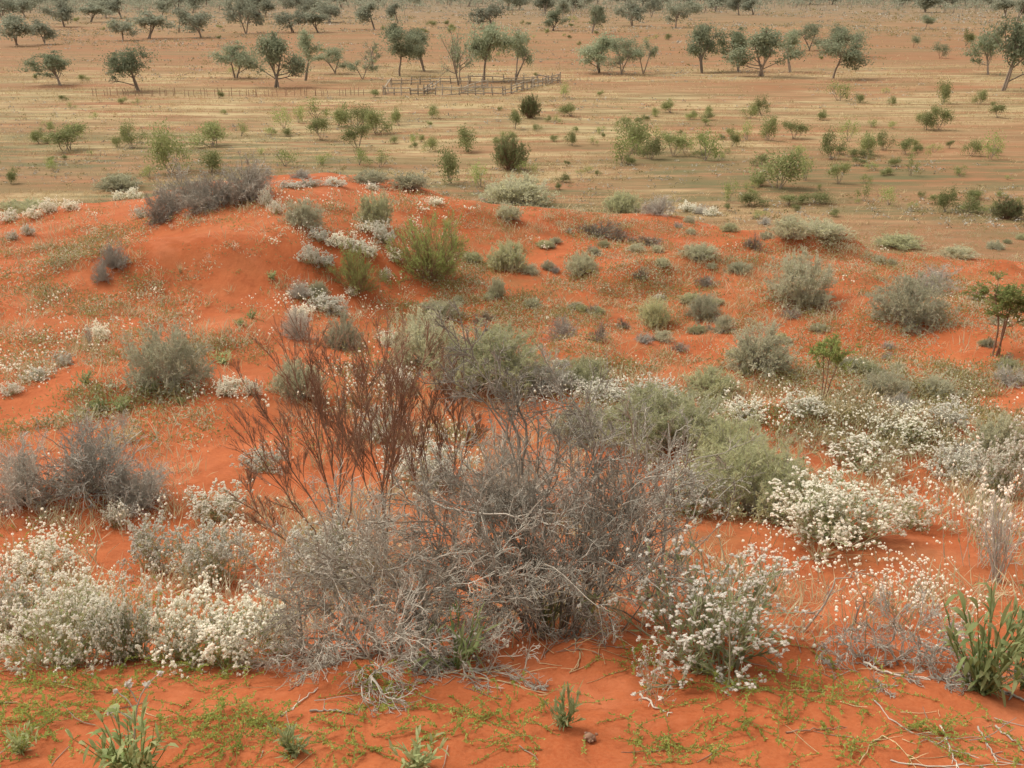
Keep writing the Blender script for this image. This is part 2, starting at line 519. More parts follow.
def gen_feathery(seed, leafm='green', twigm='brown'):
    rs = np.random.default_rng(seed); n0 = 26
    n0 = 44; D = dome_dirs(n0, 80, rs); P = rs.normal(0, .10, (n0, 3)); P[:, 2] = 0
    a = grow(P, D, rs.uniform(.7, 1.1, n0), 7, .09, .05, rs)
    b = branch(a, 10, .12, 1, 32, .42, 5, .08, .06, rs); c = branch(b, 5, .2, 1, 28, .5, 4, .08, .06, rs)
    tw = MB(); tubes(tw, a, .007, .003); tubes(tw, b, .004, .002); tubes(tw, c, .002, .001)
    fo = MB(); p, d = along(c, 9, .05, 1, rs)
    leaves(fo, p, d + rs.normal(0, .3, d.shape), .06, .009, rs)
    fit([tw, fo]); return [('stems', tw, twigm), ('foliage', fo, leafm)]


def gen_sapling(seed, leafm='green', twigm='brown', bare=.6):
    rs = np.random.default_rng(seed)
    a = grow(np.zeros((3, 3)) + rs.normal(0, .02, (3, 3)) * [1, 1, 0], dome_dirs(3, 9, rs), rs.uniform(.8, .95, 3), 8, .06, .05, rs)
    b = branch(a, 11, bare, 1, 62, .40, 5, .1, .03, rs); c = branch(b, 7, .3, 1, 45, .5, 4, .12, 0, rs)
    tw = MB(); tubes(tw, a, .011, .005, 5); tubes(tw, b, .004, .002); tubes(tw, c, .002, .001)
    fo = MB(); p, d = along(c, 16, .05, 1, rs); leaves(fo, p, d + rs.normal(0, .6, d.shape), .045, .014, rs)
    fit([tw, fo]); return [('trunk', tw, twigm), ('crown', fo, leafm)]


def gen_dead(seed, mat='grey', n0=34, th=80, m=(7, 5, 3), r=.007, wig=.13, grav=.0, ang=40):
    rs = np.random.default_rng(seed)
    a = grow(rs.normal(0, .06, (n0, 3)) * [1, 1, 0], dome_dirs(n0, th, rs), rs.uniform(.6, 1.05, n0), 7, wig, grav, rs)
    b = branch(a, m[0], .2, 1, ang, .45, 5, wig, grav, rs); c = branch(b, m[1], .15, 1, ang, .5, 4, wig, grav, rs)
    tw = MB(); tw2 = MB(); tubes(tw, a, r * 2, r * .8); tubes(tw2, b, r, r * .5); tubes(tw2, c, r * .6, r * .35)
    if len(m) > 2:
        d = branch(c, m[2], .1, 1, ang, .55, 3, wig, grav, rs); tubes(tw2, d, r * .45, r * .3)
    fit([tw, tw2]); return [('branches', tw, mat), ('twigs', tw2, mat)]


def gen_white(seed, n0=34, m1=4, heads=2, th=66, stemm='stem', flm='flower', leafm='herbl', head=.022, lf=6, tlo=.45, asp=.75, sr=1.0):
    """flowering herb, built at its own proportions (1 wide, asp high) so that the heads stay round"""
    rs = np.random.default_rng(seed)
    P = rs.normal(0, .2, (n0, 3)); P[:, 2] = 0
    D = dome_dirs(n0, th, rs); lob = .78 + .4 * vnoise(np.arctan2(D[:, 1], D[:, 0]) * 1.3 + seed, D[:, 2] * 2.2, seed)
    a = grow(P, D, lob * rs.uniform(.6, 1.1, n0), 6, .13, .05, rs)
    b = branch(a, m1, tlo, 1, 38, .42, 4, .14, .05, rs); c = branch(b, heads, .3, 1, 42, .5, 3, .12, .06, rs)
    V = np.concatenate([x.reshape(-1, 3) for x in (a, b, c)])
    s = np.array([.5, .5, 0]) / np.percentile(np.hypot(V[:, 0], V[:, 1]), 98); s[2] = asp / np.percentile(V[:, 2], 99.5)
    a, b, c = a * s, b * s, c * s
    st = MB(); tubes(st, a, .0034 * sr, .0018 * sr); tubes(st, b, .0020 * sr, .0014 * sr); tubes(st, c, .0015 * sr, .0011 * sr)
    fl = MB(); tips = np.concatenate([a[:, -1], b[:, -1], c[:, -1]])
    fluff(fl, tips, head * .62, rs, 8); balls(fl, tips, head * .33, rs)
    extra = tips[rs.random(len(tips)) < .5]; balls(fl, extra + rs.normal(0, head * .4, extra.shape), head * .26, rs)
    lv = MB()
    p, d = along(a, lf, .08, .8, rs); leaves(lv, p, d + rs.normal(0, .5, d.shape), .055, .014, rs)
    p, d = along(b, max(lf // 3, 1), .1, .8, rs); leaves(lv, p, d + rs.normal(0, .5, d.shape), .04, .010, rs)
    for q_ in (st, fl, lv): q_.xform(lambda v: v * np.array([1, 1, 1 / asp]))
    return [('stems', st, stemm), ('leaves', lv, leafm), ('flower_heads', fl, flm)]


def gen_herb(seed, n0=14, leafm='lush', ln=.5, wd=.07, th=60, droop=.18, rows=7):
    rs = np.random.default_rng(seed)
    a = grow(rs.normal(0, .05, (n0, 3)) * [1, 1, 0], dome_dirs(n0, th, rs), rs.uniform(.55, 1, n0), 5, .08, .06, rs)
    st = MB(); tubes(st, a, .012, .005)
    lv = MB(); p, d = along(a, rows, .05, 1, rs)
    blades(lv, p, d + rs.normal(0, .6, d.shape) + [0, 0, .1], ln, wd, droop, rs)
    fit([st, lv]); return [('stems', st, 'herb'), ('leaves', lv, leafm)]


def gen_tuft(seed, mat='dry', n=90, th=50, wd=.02):
    rs = np.random.default_rng(seed); mb = MB()
    P = rs.normal(0, .08, (n, 3)); P[:, 2] = 0
    blades(mb, P, dome_dirs(n, th, rs), 1.0, wd, .12, rs); fit([mb]); return [('blades', mb, mat)]


def gen_bushlet(seed, mat='plain_green', trunk=True, n=20, per=95, flat=.8, ls=.075, wood='trunk'):
    """shrub of the plain: short stems under an uneven, gappy mass of leaf clumps"""
    rs = np.random.default_rng(seed)
    k = 5; a = grow(rs.normal(0, .05, (k, 3)) * [1, 1, 0], dome_dirs(k, 50, rs), rs.uniform(.5, .85, k), 5, .12, .08, rs)
    b = branch(a, 4, .4, 1, 45, .5, 4, .12, .05, rs)
    tw = MB(); tubes(tw, a, .014, .007, 4); tubes(tw, b, .007, .004)
    C = np.concatenate([b[:, -1], a[:, -1]])[:max(n, 8)]
    ctr = np.repeat(C, per, 0); sp = rs.uniform(.09, .19, len(C)).repeat(per)[:, None]
    off = rs.normal(0, 1, (len(ctr), 3)) * sp * [1, 1, flat]
    fo = MB(); leaves(fo, ctr + off, rs.normal(0, 1, (len(ctr), 3)) + [0, 0, .4], ls, ls * .5, rs)
    fit([tw, fo], 92); return [('stems', tw, wood), ('foliage', fo, mat)]


def gen_tree(seed, mat='tree_leaf', trunks=2, lean=22, n1=5, n2=4, per=44, spread=.09, lo=.2, ls=.042, wood='trunk', sparse=1.0, flat=.6):
    rs = np.random.default_rng(seed)
    D = dome_dirs(trunks, lean, rs, lean * .4)
    a = grow(rs.normal(0, .015, (trunks, 3)) * [1, 1, 0], D, rs.uniform(.42, .60, trunks), 7, .09, .03, rs)
    b = branch(a, n1, lo, 1, 56, .85, 6, .13, .03, rs); c = branch(b, n2, .3, 1, 45, .55, 4, .13, 0, rs)
    tw = MB(); tubes(tw, a, .018, .009, 6); tubes(tw, b, .008, .004, 4); tubes(tw, c, .006, .003, 3)
    C = np.concatenate([c[:, -1], c[:, 1], b[:, -1], b[:, 3]]); C = C[C[:, 2] > .2]
    C = C[rs.random(len(C)) < sparse]
    sz = rs.uniform(.35, 1.5, len(C))
    ctr = np.repeat(C, per, 0); off = rs.normal(0, spread * .62, (len(ctr), 3)) * [1, 1, flat] * sz.repeat(per)[:, None]
    fo = MB(); leaves(fo, ctr + off, rs.normal(0, 1, (len(ctr), 3)) + [0, 0, -.5], ls, ls * .42, rs)
    fit([tw, fo], 90); return [('trunk', tw, wood), ('crown', fo, mat)]


# ------------------------------------------------------------------ scene objects
_mesh_cache = {}


def meshes(key, fn):
    if key not in _mesh_cache:
        _mesh_cache[key] = [(nm, mb.mesh(f'{key}_{nm}', M[mk])) for nm, mb, mk in fn()]
    return _mesh_cache[key]


def tag(o, label, cat, group=None, kind=None):
    o['label'] = label
    if cat: o['category'] = cat
    if group: o['group'] = group
    if kind: o['kind'] = kind
    return o


def empty(name, loc, rz=0, scale=(1, 1, 1)):
    o = bpy.data.objects.new(name, None); COL.objects.link(o); o.empty_display_size = .1
    o.location = loc; o.rotation_euler = (0, 0, rz); o.scale = scale
    return o


def child(name, me, parent):
    o = bpy.data.objects.new(name, me); COL.objects.link(o); o.parent = parent
    return o


def thing_from(parts, name, label, cat, loc, rz, scale, group=None):
    """one plant: an empty at its foot with its parts as children"""
    r = empty(name, loc, rz, scale); tag(r, label, cat, group)
    for nm, me in parts: child(nm, me, r)
    return r


def single_from(parts_fn, key, name, label, cat, loc, rz, scale, group=None):
    """small distant plant: one mesh with stems and leaves as two materials"""
    if key not in _mesh_cache:
        P = parts_fn(); big = MB(); mats = []
        for nm, mb, mk in P:
            base = big.n
            for f, _ in mb.f: big.f.append((f + base, len(mats)))
            big.v.extend(mb.v); big.n += mb.n; mats.append(M[mk])
        _mesh_cache[key] = big.mesh(key, mats)
    o = bpy.data.objects.new(name, _mesh_cache[key]); COL.objects.link(o)
    o.location = loc; o.rotation_euler = (0, 0, rz); o.scale = scale
    return tag(o, label, cat, group)


def put(gen, key, px, py, w, h, name, label, cat, group=None, plain=False, sink=.02, single=False, rz=None):
    q, d = (at_plain if plain else at)(px, py)
    W = w * d / FPX; H = h * d / FPX * 1.0
    # a thing seen from above shows part of its depth as height
    el = math.atan2(15 - q[2], q[1]); H = max((h * d / FPX - .28 * W * math.sin(el)) / math.cos(el), .3 * h * d / FPX)
    loc = (q[0], q[1] + (.12 * W), float(Hfull(q[0], q[1] + .12 * W)) - sink * H)
    rz = rng.uniform(0, 6.28) if rz is None else rz
    if single: return single_from(gen, key, name, label, cat, loc, rz, (W, W, H), group)
    return thing_from(meshes(key, gen), name, label, cat, loc, rz, (W, W, H), group)
# ------------------------------------------------------------------ ground sheet
def build_ground():
    ys = np.concatenate([np.linspace(-60, 0, 25), np.linspace(.25, 2.0, 26), np.geomspace(2.02, 4200, 760)])
    u = np.linspace(-1, 1, 561); su = np.sinh(2.6 * u) / math.sinh(2.6)
    w = 1.25 * np.maximum(ys, 0) + 10
    X = w[:, None] * su[None]; Y = np.repeat(ys[:, None], len(u), 1)
    Z = Hfull(X, Y)
    ny, nx = X.shape; idx = np.arange(ny * nx).reshape(ny, nx)
    F = np.stack([idx[:-1, :-1], idx[:-1, 1:], idx[1:, 1:], idx[1:, :-1]], -1).reshape(-1, 4)
    mb = MB(); mb.add(np.stack([X, Y, Z], -1), F)
    me = mb.mesh('ground', ground_mat())
    ca = me.color_attributes.new('cover', 'FLOAT_COLOR', 'POINT')
    p = plain_mask(Z + 3.4 * (fbm(X / 1.8, Y / 1.8, 55, 4) - .5)); p = np.where(Y < 10, 0, p)
    c = np.stack([p, grass_mask(X, Y), litter_mask(X, Y, Z), np.ones_like(X)], -1)
    ca.data.foreach_set('color', c.astype(np.float32).ravel())
    o = bpy.data.objects.new('ground', me); COL.objects.link(o); o['kind'] = 'structure'
    return o


build_ground()


# ------------------------------------------------------------------ uncountable ground cover
def in_patches(px, py, pats):
    s = np.zeros(len(px))
    for p in pats:
        e = ((px - p[0]) / p[2]) ** 2 + ((py - p[1]) / p[3]) ** 2
        s = np.maximum(s, (p[4] if len(p) > 4 else 1) * np.exp(-e * 1.2))
    return s


def stuff(name, mb, mats, label, cat):
    o = bpy.data.objects.new(name, mb.mesh(name, mats)); COL.objects.link(o)
    return tag(o, label, cat, None, 'stuff')


def pix_scatter(n, x0, x1, y0, y1, pats, base, seed, nz=.5, ns=1.2, zmin=7.2):
    rs = np.random.default_rng(seed)
    px = rs.uniform(x0, x1, n); py = rs.uniform(y0, y1, n)
    w = np.maximum(in_patches(px, py, pats), base)
    keep = rs.random(n) < w; px = px[keep]; py = py[keep]
    q, d = at_many(px, py)
    k = fbm(q[:, 0] / ns, q[:, 1] / ns, seed, 3) > nz
    k &= q[:, 2] > zmin
    return q[k], d[k], rs


def tuft_mesh(q, h, per, rs, th, wd, mat, mb, droop=.15, K=3):
    n = len(q)
    P = np.repeat(q, per, 0); hh = np.repeat(h, per)
    P = P + rs.normal(0, 1, P.shape) * np.array([1, 1, 0]) * (hh * .35)[:, None]
    blades(mb, P, dome_dirs(len(P), th, rs), hh, hh * wd, droop, rs, mat, K)


BARE = [(250, 262, 95, 30), (200, 235, 60, 20), (160, 212, 60, 10), (290, 360, 50, 60), (240, 440, 80, 40), (130, 560, 60, 30), (330, 190, 40, 10)]


def bare_cut(q, seed):
    px, py, _ = project(q)
    return np.random.default_rng(seed).random(len(px)) > in_patches(px, py, [b + (1.0,) for b in BARE])


# green and olive herbs of the dune
pats = [(60, 255, 70, 18), (110, 240, 60, 14), (185, 222, 45, 12), (80, 292, 80, 16, .7), (120, 312, 90, 12, .6), (210, 352, 70, 12, .7), (90, 395, 70, 15, .8),
        (60, 420, 60, 15, .7), (240, 372, 40, 14, .6), (430, 300, 70, 40, .7), (560, 300, 120, 60, .6), (470, 270, 70, 40, .7), (620, 270, 120, 50, .6), (700, 245, 80, 30, .6), (860, 385, 160, 40, .55),
        (960, 400, 90, 60, .8), (700, 390, 90, 22, .5), (600, 225, 90, 22, .7), (620, 370, 60, 16, .7), (760, 300, 220, 80, .32), (960, 300, 80, 40, .6), (930, 235, 160, 34, .9), (790, 222, 110, 20, .8), (640, 212, 110, 14, .7), (60, 195, 90, 12, .9), (880, 255, 180, 26, .8), (620, 225, 160, 14, .7), (400, 205, 60, 14, .7), (350, 210, 60, 20, .6), (720, 415, 120, 16, .4)]
q, d, rs = pix_scatter(30000, -60, 1084, 186, 450, pats, .17, 101, .42, .8, .3)
k = bare_cut(q, 5); q = q[k]; d = d[k]
mb = MB(); n = len(q); a = rs.random(n)
h = rs.uniform(.035, .10, n) * (1 + d / 40)
per = 30
for m, sel in enumerate([a < .30, (a >= .30) & (a < .66), a >= .66]):
    hh = np.repeat(h[sel], per); off = rs.normal(0, 1, (len(hh), 3)) * [1.25, 1.25, .5] * (hh * .9)[:, None]; off[:, 2] = np.abs(off[:, 2])
    leaves(mb, np.repeat(q[sel], per, 0) + off, rs.normal(0, 1, (len(hh), 3)) + [0, 0, .8], .022 + hh * .22, .008 + hh * .06, rs, m)
stuff('dune_herbs', mb, [M['herbo'], M['olive'], M['sage']], 'low green and olive herbs spread in patches over the red dune', 'ground cover')

# pale dry grass of the dune
pats = [(100, 325, 80, 22), (60, 345, 70, 16), (40, 372, 70, 14), (230, 340, 60, 12, .7), (30, 235, 50, 20, .7), (130, 275, 50, 20, .6), (700, 400, 90, 22, .9), (640, 400, 60, 18), (900, 415, 130, 25), (960, 440, 60, 60, .8),
        (820, 440, 120, 20, .7), (700, 310, 260, 70, .4), (860, 250, 120, 30, .5), (560, 225, 80, 20, .6), (330, 560, 60, 40, .9), (560, 610, 60, 16, .8), (985, 500, 40, 50, .9), (890, 455, 26, 20, 1), (740, 550, 30, 40, .5), (820, 600, 40, 14, .4)]
q, d, rs = pix_scatter(22000, -60, 1084, 190, 640, pats, .15, 102, .38, .9, .3)
k = bare_cut(q, 6); q = q[k]; d = d[k]
mb = MB(); h = rs.uniform(.06, .16, len(q)) * (1 + d / 40)
sel = rs.random(len(q)) < .6
tuft_mesh(q[sel], h[sel], 11, rs, 62, .04, 0, mb); tuft_mesh(q[~sel], h[~sel], 10, rs, 62, .04, 1, mb)
stuff('dry_grass', mb, [M['dry'], M['stem']], 'sparse straw-coloured dry grass standing across the dune', 'dry grass')

# white flower specks too small to count
pats = [(30, 210, 50, 8), (150, 198, 60, 8, .8), (300, 200, 60, 16, .8), (345, 240, 70, 14, .9), (290, 258, 26, 14, .8), (320, 300, 60, 16, .9), (395, 225, 40, 12, .7), (60, 340, 70, 14, .5), (110, 300, 80, 10, .3), (20, 375, 50, 12, .6),
        (430, 195, 60, 10, .7), (620, 395, 60, 14), (650, 405, 70, 16), (740, 415, 60, 16, .9), (880, 425, 110, 24), (960, 460, 60, 36, .9), (700, 480, 60, 30, .7), (700, 210, 60, 10, .5), (240, 400, 36, 14, .7), (390, 390, 70, 24, .9), (420, 440, 60, 40, .6), (20, 560, 40, 24, .8),
        (200, 560, 90, 46, .5), (900, 610, 60, 40, .5), (800, 560, 80, 40, .3), (560, 390, 60, 16, .8), (990, 210, 40, 6, .3)]
q, d, rs = pix_scatter(9000, -60, 1084, 183, 660, pats, .012, 103, .40, .7)
mb = MB(); n = len(q)
h = rs.uniform(.05, .16, n)
st = np.stack([q, q + np.stack([rs.normal(0, .03, n), rs.normal(0, .03, n), h], -1)], 1)
tubes(mb, st, .003, .002, 3, 1)
hd = np.repeat(st[:, 1], 9, 0) + rs.normal(0, .07, (n * 9, 3)) * [1, 1, .5]
balls(mb, hd, np.repeat(.005 + .00042 * d, 9) * rs.uniform(.5, 1.3, n * 9), rs, 0)
stuff('white_everlastings', mb, [M['flower'], M['stem']], 'scattered tiny white everlasting flowers dotting the red sand', 'wildflowers')

# creeping green herb of the foreground
pats = [(60, 690, 75, 16), (110, 700, 60, 14), (40, 712, 65, 12), (185, 660, 110, 24), (240, 650, 60, 20), (330, 712, 65, 18), (375, 692, 45, 14), (250, 724, 75, 12), (230, 742, 65, 14), (470, 717, 65, 9, .7), (505, 705, 40, 8, .6),
        (640, 660, 36, 9), (655, 742, 50, 14), (620, 764, 55, 7), (735, 692, 50, 12), (760, 717, 42, 9), (800, 690, 42, 14), (830, 702, 34, 9), (825, 754, 42, 8), (930, 735, 45, 10), (20, 745, 50, 14, .8), (510, 742, 34, 6, .8), (320, 750, 60, 12, .6),
        (400, 735, 60, 10, .5), (120, 650, 70, 12, .8), (20, 540, 36, 9), (60, 545, 30, 8, .7), (330, 545, 40, 10, .6), (700, 760, 40, 8, .5), (985, 755, 40, 8, .5), (160, 610, 60, 20, .5), (890, 690, 40, 12, .4)]
q, d, rs = pix_scatter(9000, -80, 1104, 520, 800, pats, .006, 104, .38, .35)
n = len(q); mb = MB()
run = grow(q + [0, 0, .004], np.stack([rs.normal(0, 1, n), rs.normal(0, 1, n), rs.uniform(.1, .6, n)], -1), rs.uniform(.09, .24, n), 6, .22, .0, rs)
run[:, :, 2] = np.maximum(Hfull(run[:, :, 0], run[:, :, 1]) + .004, np.minimum(run[:, :, 2], Hfull(run[:, :, 0], run[:, :, 1]) + .05))
tubes(mb, run, .0012, .0008, 3, 1)
p, dd = along(run, 30, .02, 1, rs)
leaves(mb, p, dd * .3 + rs.normal(0, .6, dd.shape) + [0, 0, .25], .0125, .0065, rs, 0)
stuff('creeping_herb', mb, [M['herby'], M['herb']], 'bright green creeping herb sprawling over the foreground sand', 'ground cover')

# dry litter of twigs below the dead shrubs and across the near sand
pats = [(450, 670, 180, 22), (330, 680, 90, 16), (600, 650, 80, 14), (900, 670, 90, 20, .8), (850, 640, 90, 24, .8), (760, 655, 80, 16, .8), (950, 740, 80, 26, .6), (520, 600, 160, 60, .6), (250, 670, 80, 14, .7), (90, 520, 110, 20, .6)]
q, d, rs = pix_scatter(2600, -60, 1084, 480, 790, pats, .035, 105, .3, .5)
n = len(q); mb = MB()
D = np.stack([rs.normal(0, 1, n), rs.normal(0, .7, n), rs.normal(0, .12, n)], -1)
s = grow(q + [0, 0, .006], D, rs.uniform(.03, .22, n), 5, .14, 0, rs)
s[:, :, 2] = np.maximum(Hfull(s[:, :, 0], s[:, :, 1]) + .003, s[:, :, 2])
a = rs.random(n) < .55
tubes(mb, s[a], .0022, .0012, 3, 0); tubes(mb, s[~a], .0018, .001, 3, 1)
stuff('twig_litter', mb, [M['greyd'], M['dry']], 'loose dry twigs and straw littering the sand below the shrubs', 'twig litter')


# straw grass and grey scrub of the plain
def plain_scatter(n, y0, y1, seed, fn):
    rs = np.random.default_rng(seed)
    y = np.exp(rs.uniform(math.log(y0), math.log(y1), n)); x = rs.uniform(-.62, .62, n) * (y + 15)
    k = rs.random(n) < fn(x, y); x = x[k]; y = y[k]
    z = Hfull(x, y); k = plain_mask(z) > .55
    return np.stack([x, y, z], -1)[k], rs


q, rs = plain_scatter(110000, 55, 420, 201, lambda x, y: grass_mask(x, y) * sstep(.35, .6, fbm(x / 7, y / 3.5, 71, 3)))
mb = MB(); sel = rs.random(len(q)) < .75; h = rs.uniform(.18, .42, len(q)) * np.clip(q[:, 1] / 140, .8, 1.5)
tuft_mesh(q[sel], h[sel], 4, rs, 62, .30, 0, mb, K=2); tuft_mesh(q[~sel], h[~sel], 4, rs, 62, .30, 1, mb, K=2)
stuff('plain_grass', mb, [M['plaingrass'], M['dry']], 'golden dry grass growing in streaks across the flat plain', 'dry grass')

q, rs = plain_scatter(44000, 50, 1100, 202, lambda x, y: np.interp(y, [50, 70, 100, 140, 230, 320, 600], [1, .9, .55, .25, .4, .95, 1]) * sstep(.45, .62, fbm(x / 28, y / 18, 81, 3)))
mb = MB(); n = len(q); h = rs.uniform(.2, .6, n) * np.clip(q[:, 1] / 150, .7, 3.8)
per = 10; P = np.repeat(q, per, 0) + rs.normal(0, 1, (n * per, 3)) * [1, 1, .35] * (h.repeat(per) * .5)[:, None] + [0, 0, .12]
mi = rs.random(n)
for m, s_ in enumerate([mi < .4, mi >= .4]):
    r = np.repeat(s_, per); leaves(mb, P[r], rs.normal(0, 1, (r.sum(), 3)), h.repeat(per)[r] * .5, h.repeat(per)[r] * .25, rs, m)
stuff('low_scrub', mb, [M['olive'], M['purple']], 'ankle-high grey and olive scrub speckling the plain', 'low scrub')

# the woodland that closes the plain: one mass of crowns, the haze put into their colour
rs = np.random.default_rng(203)
n = 8500; y = np.exp(rs.uniform(math.log(560), math.log(3200), n)); x = rs.uniform(-.66, .66, n) * y
k = rs.random(n) < np.clip(sstep(.36, .6, fbm(x / 90, y / 60, 91, 3)) * sstep(540, 760, y) + sstep(740, 1000, y), 0, 1); x = x[k]; y = y[k]; n = len(x)
q = np.stack([x, y, Hfull(x, y)], -1); h = rs.uniform(3.0, 8.5, n) * np.clip(y / 1100, .8, 1.25)
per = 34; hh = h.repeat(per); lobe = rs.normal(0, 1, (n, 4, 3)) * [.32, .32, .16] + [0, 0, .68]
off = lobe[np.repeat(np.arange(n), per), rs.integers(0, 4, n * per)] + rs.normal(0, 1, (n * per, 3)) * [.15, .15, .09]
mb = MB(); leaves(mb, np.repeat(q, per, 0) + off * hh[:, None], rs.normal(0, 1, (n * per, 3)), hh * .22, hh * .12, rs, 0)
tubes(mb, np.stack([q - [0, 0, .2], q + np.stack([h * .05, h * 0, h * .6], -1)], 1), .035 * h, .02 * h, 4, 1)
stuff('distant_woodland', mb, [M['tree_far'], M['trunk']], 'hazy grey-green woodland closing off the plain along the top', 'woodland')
# ------------------------------------------------------------------ the dead shrubs in the foreground
def poly(pts, d0, K=9, dz=0.0):
    """a limb through places given as seen in the photograph, at depth d0 (+ own offset)"""
    P = np.array([pt(a[0], a[1], d0 + (a[2] if len(a) > 2 else 0)) for a in pts])
    t = np.linspace(0, 1, len(P)); tt = np.linspace(0, 1, K)
    Q = np.stack([np.interp(tt, t, P[:, i]) for i in range(3)], 1)
    Q[1:-1] = .25 * Q[:-2] + .5 * Q[1:-1] + .25 * Q[2:]
    return Q


def limb_shrub(name, label, cat, base, limbs, seed, mats, r0=.011, m=(9, 6, 4), ratios=(.42, .5, .55), ang=42, wig=.15, grav=0., extra=0, exth=70, exL=(.3, .7), t0=.2, rs_=(.0034, .0022, .0016), up=0, group=None, kids=None):
    rs = np.random.default_rng(seed)
    q, d = at(*base)
    L = [poly(l, d) for l in limbs]
    # every limb starts on the ground under its first point or on another limb
    A = np.array(L)
    for a in A:
        if a[0, 2] - float(Hfull(a[0, 0], a[0, 1])) < .25: a[0, 2] = float(Hfull(a[0, 0], a[0, 1])) - .02
    j = rs.normal(0, .012, A.shape); j[:, 0] = 0; A = A + j
    br = MB(); tubes(br, A - q, r0 * rs.uniform(.7, 1.15, len(A)), r0 * .3, 5)
    src = A
    if extra:
        off = rs.normal(0, .12, (extra, 3)) * [1.4, .8, 0]
        B = grow(q + off, dome_dirs(extra, exth, rs), rs.uniform(exL[0], exL[1], extra), 9, wig * .8, grav, rs)
        tubes(br, B - q, r0 * .55, r0 * .22, 4); src = np.concatenate([A, B])
    tw = MB(); tp = MB(); cur = src
    allv = []
    for i, (mm, ra) in enumerate(zip(m, ratios)):
        cur = branch(cur, mm, t0, 1, ang, ra, 6 if i == 0 else 5, wig, grav, rs, up)
        gz = Hfull(cur[:, :, 0], cur[:, :, 1]); cur[:, :, 2] = np.maximum(cur[:, :, 2], gz + .004)
        pale = rs.random(len(cur)) < (.16 if len(mats) > 2 else -1)
        tubes(tw, cur[~pale] - q, rs_[i], rs_[i] * .55, 3)
        if pale.any() and len(m) > 2: tubes(tp, cur[pale] - q, rs_[i], rs_[i] * .5, 3)
    r = empty(name, q); tag(r, label, cat, group)
    if tw.n < 3000:
        br.f.extend([(f + br.n, 0) for f, _ in tw.f]); br.v.extend(tw.v); br.n += tw.n
        tw = MB()
    child('branches', br.mesh('branches', M[mats[0]]), r)
    if tw.n: child('twigs', tw.mesh('twigs', M[mats[1]]), r)
    if tp.n: child('bleached_twigs', tp.mesh('bleached_twigs', M[mats[2]]), r)
    return r


BR = dict(wig=.08, grav=.03, ang=25, m=(14, 9, 5), ratios=(.30, .46, .52), t0=.26, up=.10)
limb_shrub('brown_shrub', 'brown broom-like bare shrub, leftmost and widest of the three upright ones behind the grey tangle', 'shrub', (338, 575),
           [[(338, 575), (325, 520), (298, 470), (275, 430), (258, 400)], [(338, 575), (334, 500), (318, 440), (300, 395), (292, 365)],
            [(338, 575), (338, 500), (330, 440), (318, 400), (310, 360)], [(338, 575), (340, 505), (338, 450), (340, 400), (335, 372)], [(338, 575), (345, 510), (358, 450), (366, 410), (372, 375)],
            [(338, 575), (312, 530), (282, 490), (262, 455), (250, 430)], [(338, 575), (290, 545), (262, 520), (250, 480)]],
           301, ('brown', 'brown'), .0065, rs_=(.0026, .0016, .0011), **BR)
limb_shrub('brown_shrub', 'brown bare shrub with tall thin twigs standing in the middle of the three upright ones', 'shrub', (386, 565),
           [[(386, 565), (382, 500), (372, 450), (368, 410), (362, 370)], [(386, 565), (382, 490), (388, 440), (396, 400), (404, 352)], [(386, 565), (384, 480), (402, 425), (412, 390), (424, 360)],
            [(386, 565), (370, 490), (350, 450), (340, 420)], [(386, 565), (392, 500), (396, 450), (388, 400), (384, 345)]],
           302, ('brown', 'brown'), .006, rs_=(.0026, .0016, .0011), **BR)
limb_shrub('brown_shrub', 'reddish brown bare shrub, rightmost of the three upright ones, against the grey dead branches', 'shrub', (440, 552),
           [[(440, 552), (430, 500), (424, 450), (428, 415), (434, 388)], [(440, 552), (441, 490), (440, 440), (446, 410), (452, 380)], [(440, 552), (452, 490), (454, 445), (462, 415), (468, 390)], [(440, 552), (424, 510), (412, 465), (408, 430), (412, 400)], [(440, 552), (446, 500), (462, 460), (474, 430)]],
           303, ('brown', 'brown'), .006, rs_=(.0026, .0016, .0011), **BR)

limb_shrub('dead_shrub', 'large grey dead shrub with forked bare branches in the centre foreground', 'dead shrub', (555, 632),
           [[(535, 632), (517, 540), (522, 475), (507, 432), (482, 400), (458, 365), (453, 328)], [(507, 440), (492, 395), (478, 372), (470, 345)], [(522, 475), (528, 430), (517, 392), (506, 368)],
            [(482, 402), (466, 392), (452, 372), (450, 350)], [(520, 460), (508, 410), (498, 385), (496, 360)],
            [(560, 635), (560, 560), (575, 500), (592, 450), (588, 420), (562, 398)], [(575, 635), (602, 570), (640, 505), (628, 462), (602, 428), (575, 405)], [(520, 630), (480, 565), (440, 525), (400, 492)],
            [(540, 625), (560, 560), (610, 520), (642, 480)], [(545, 630), (540, 560), (545, 500), (556, 455), (560, 430)], [(530, 625), (500, 570), (488, 510), (470, 470)], [(565, 630), (585, 540), (600, 480), (606, 440)],
            [(540, 560), (500, 520), (440, 500), (400, 505)], [(560, 540), (520, 500), (470, 488), (420, 480)], [(560, 600), (610, 570), (640, 555), (660, 520)], [(530, 600), (480, 590), (440, 560), (410, 560)]],
           304, ('greyd', 'grey', 'greyp'), .0075, m=(10, 6, 4), ratios=(.30, .48, .55), extra=46, exth=52, exL=(.55, 1.25), wig=.19, grav=.01, ang=46, rs_=(.0036, .0022, .0015))
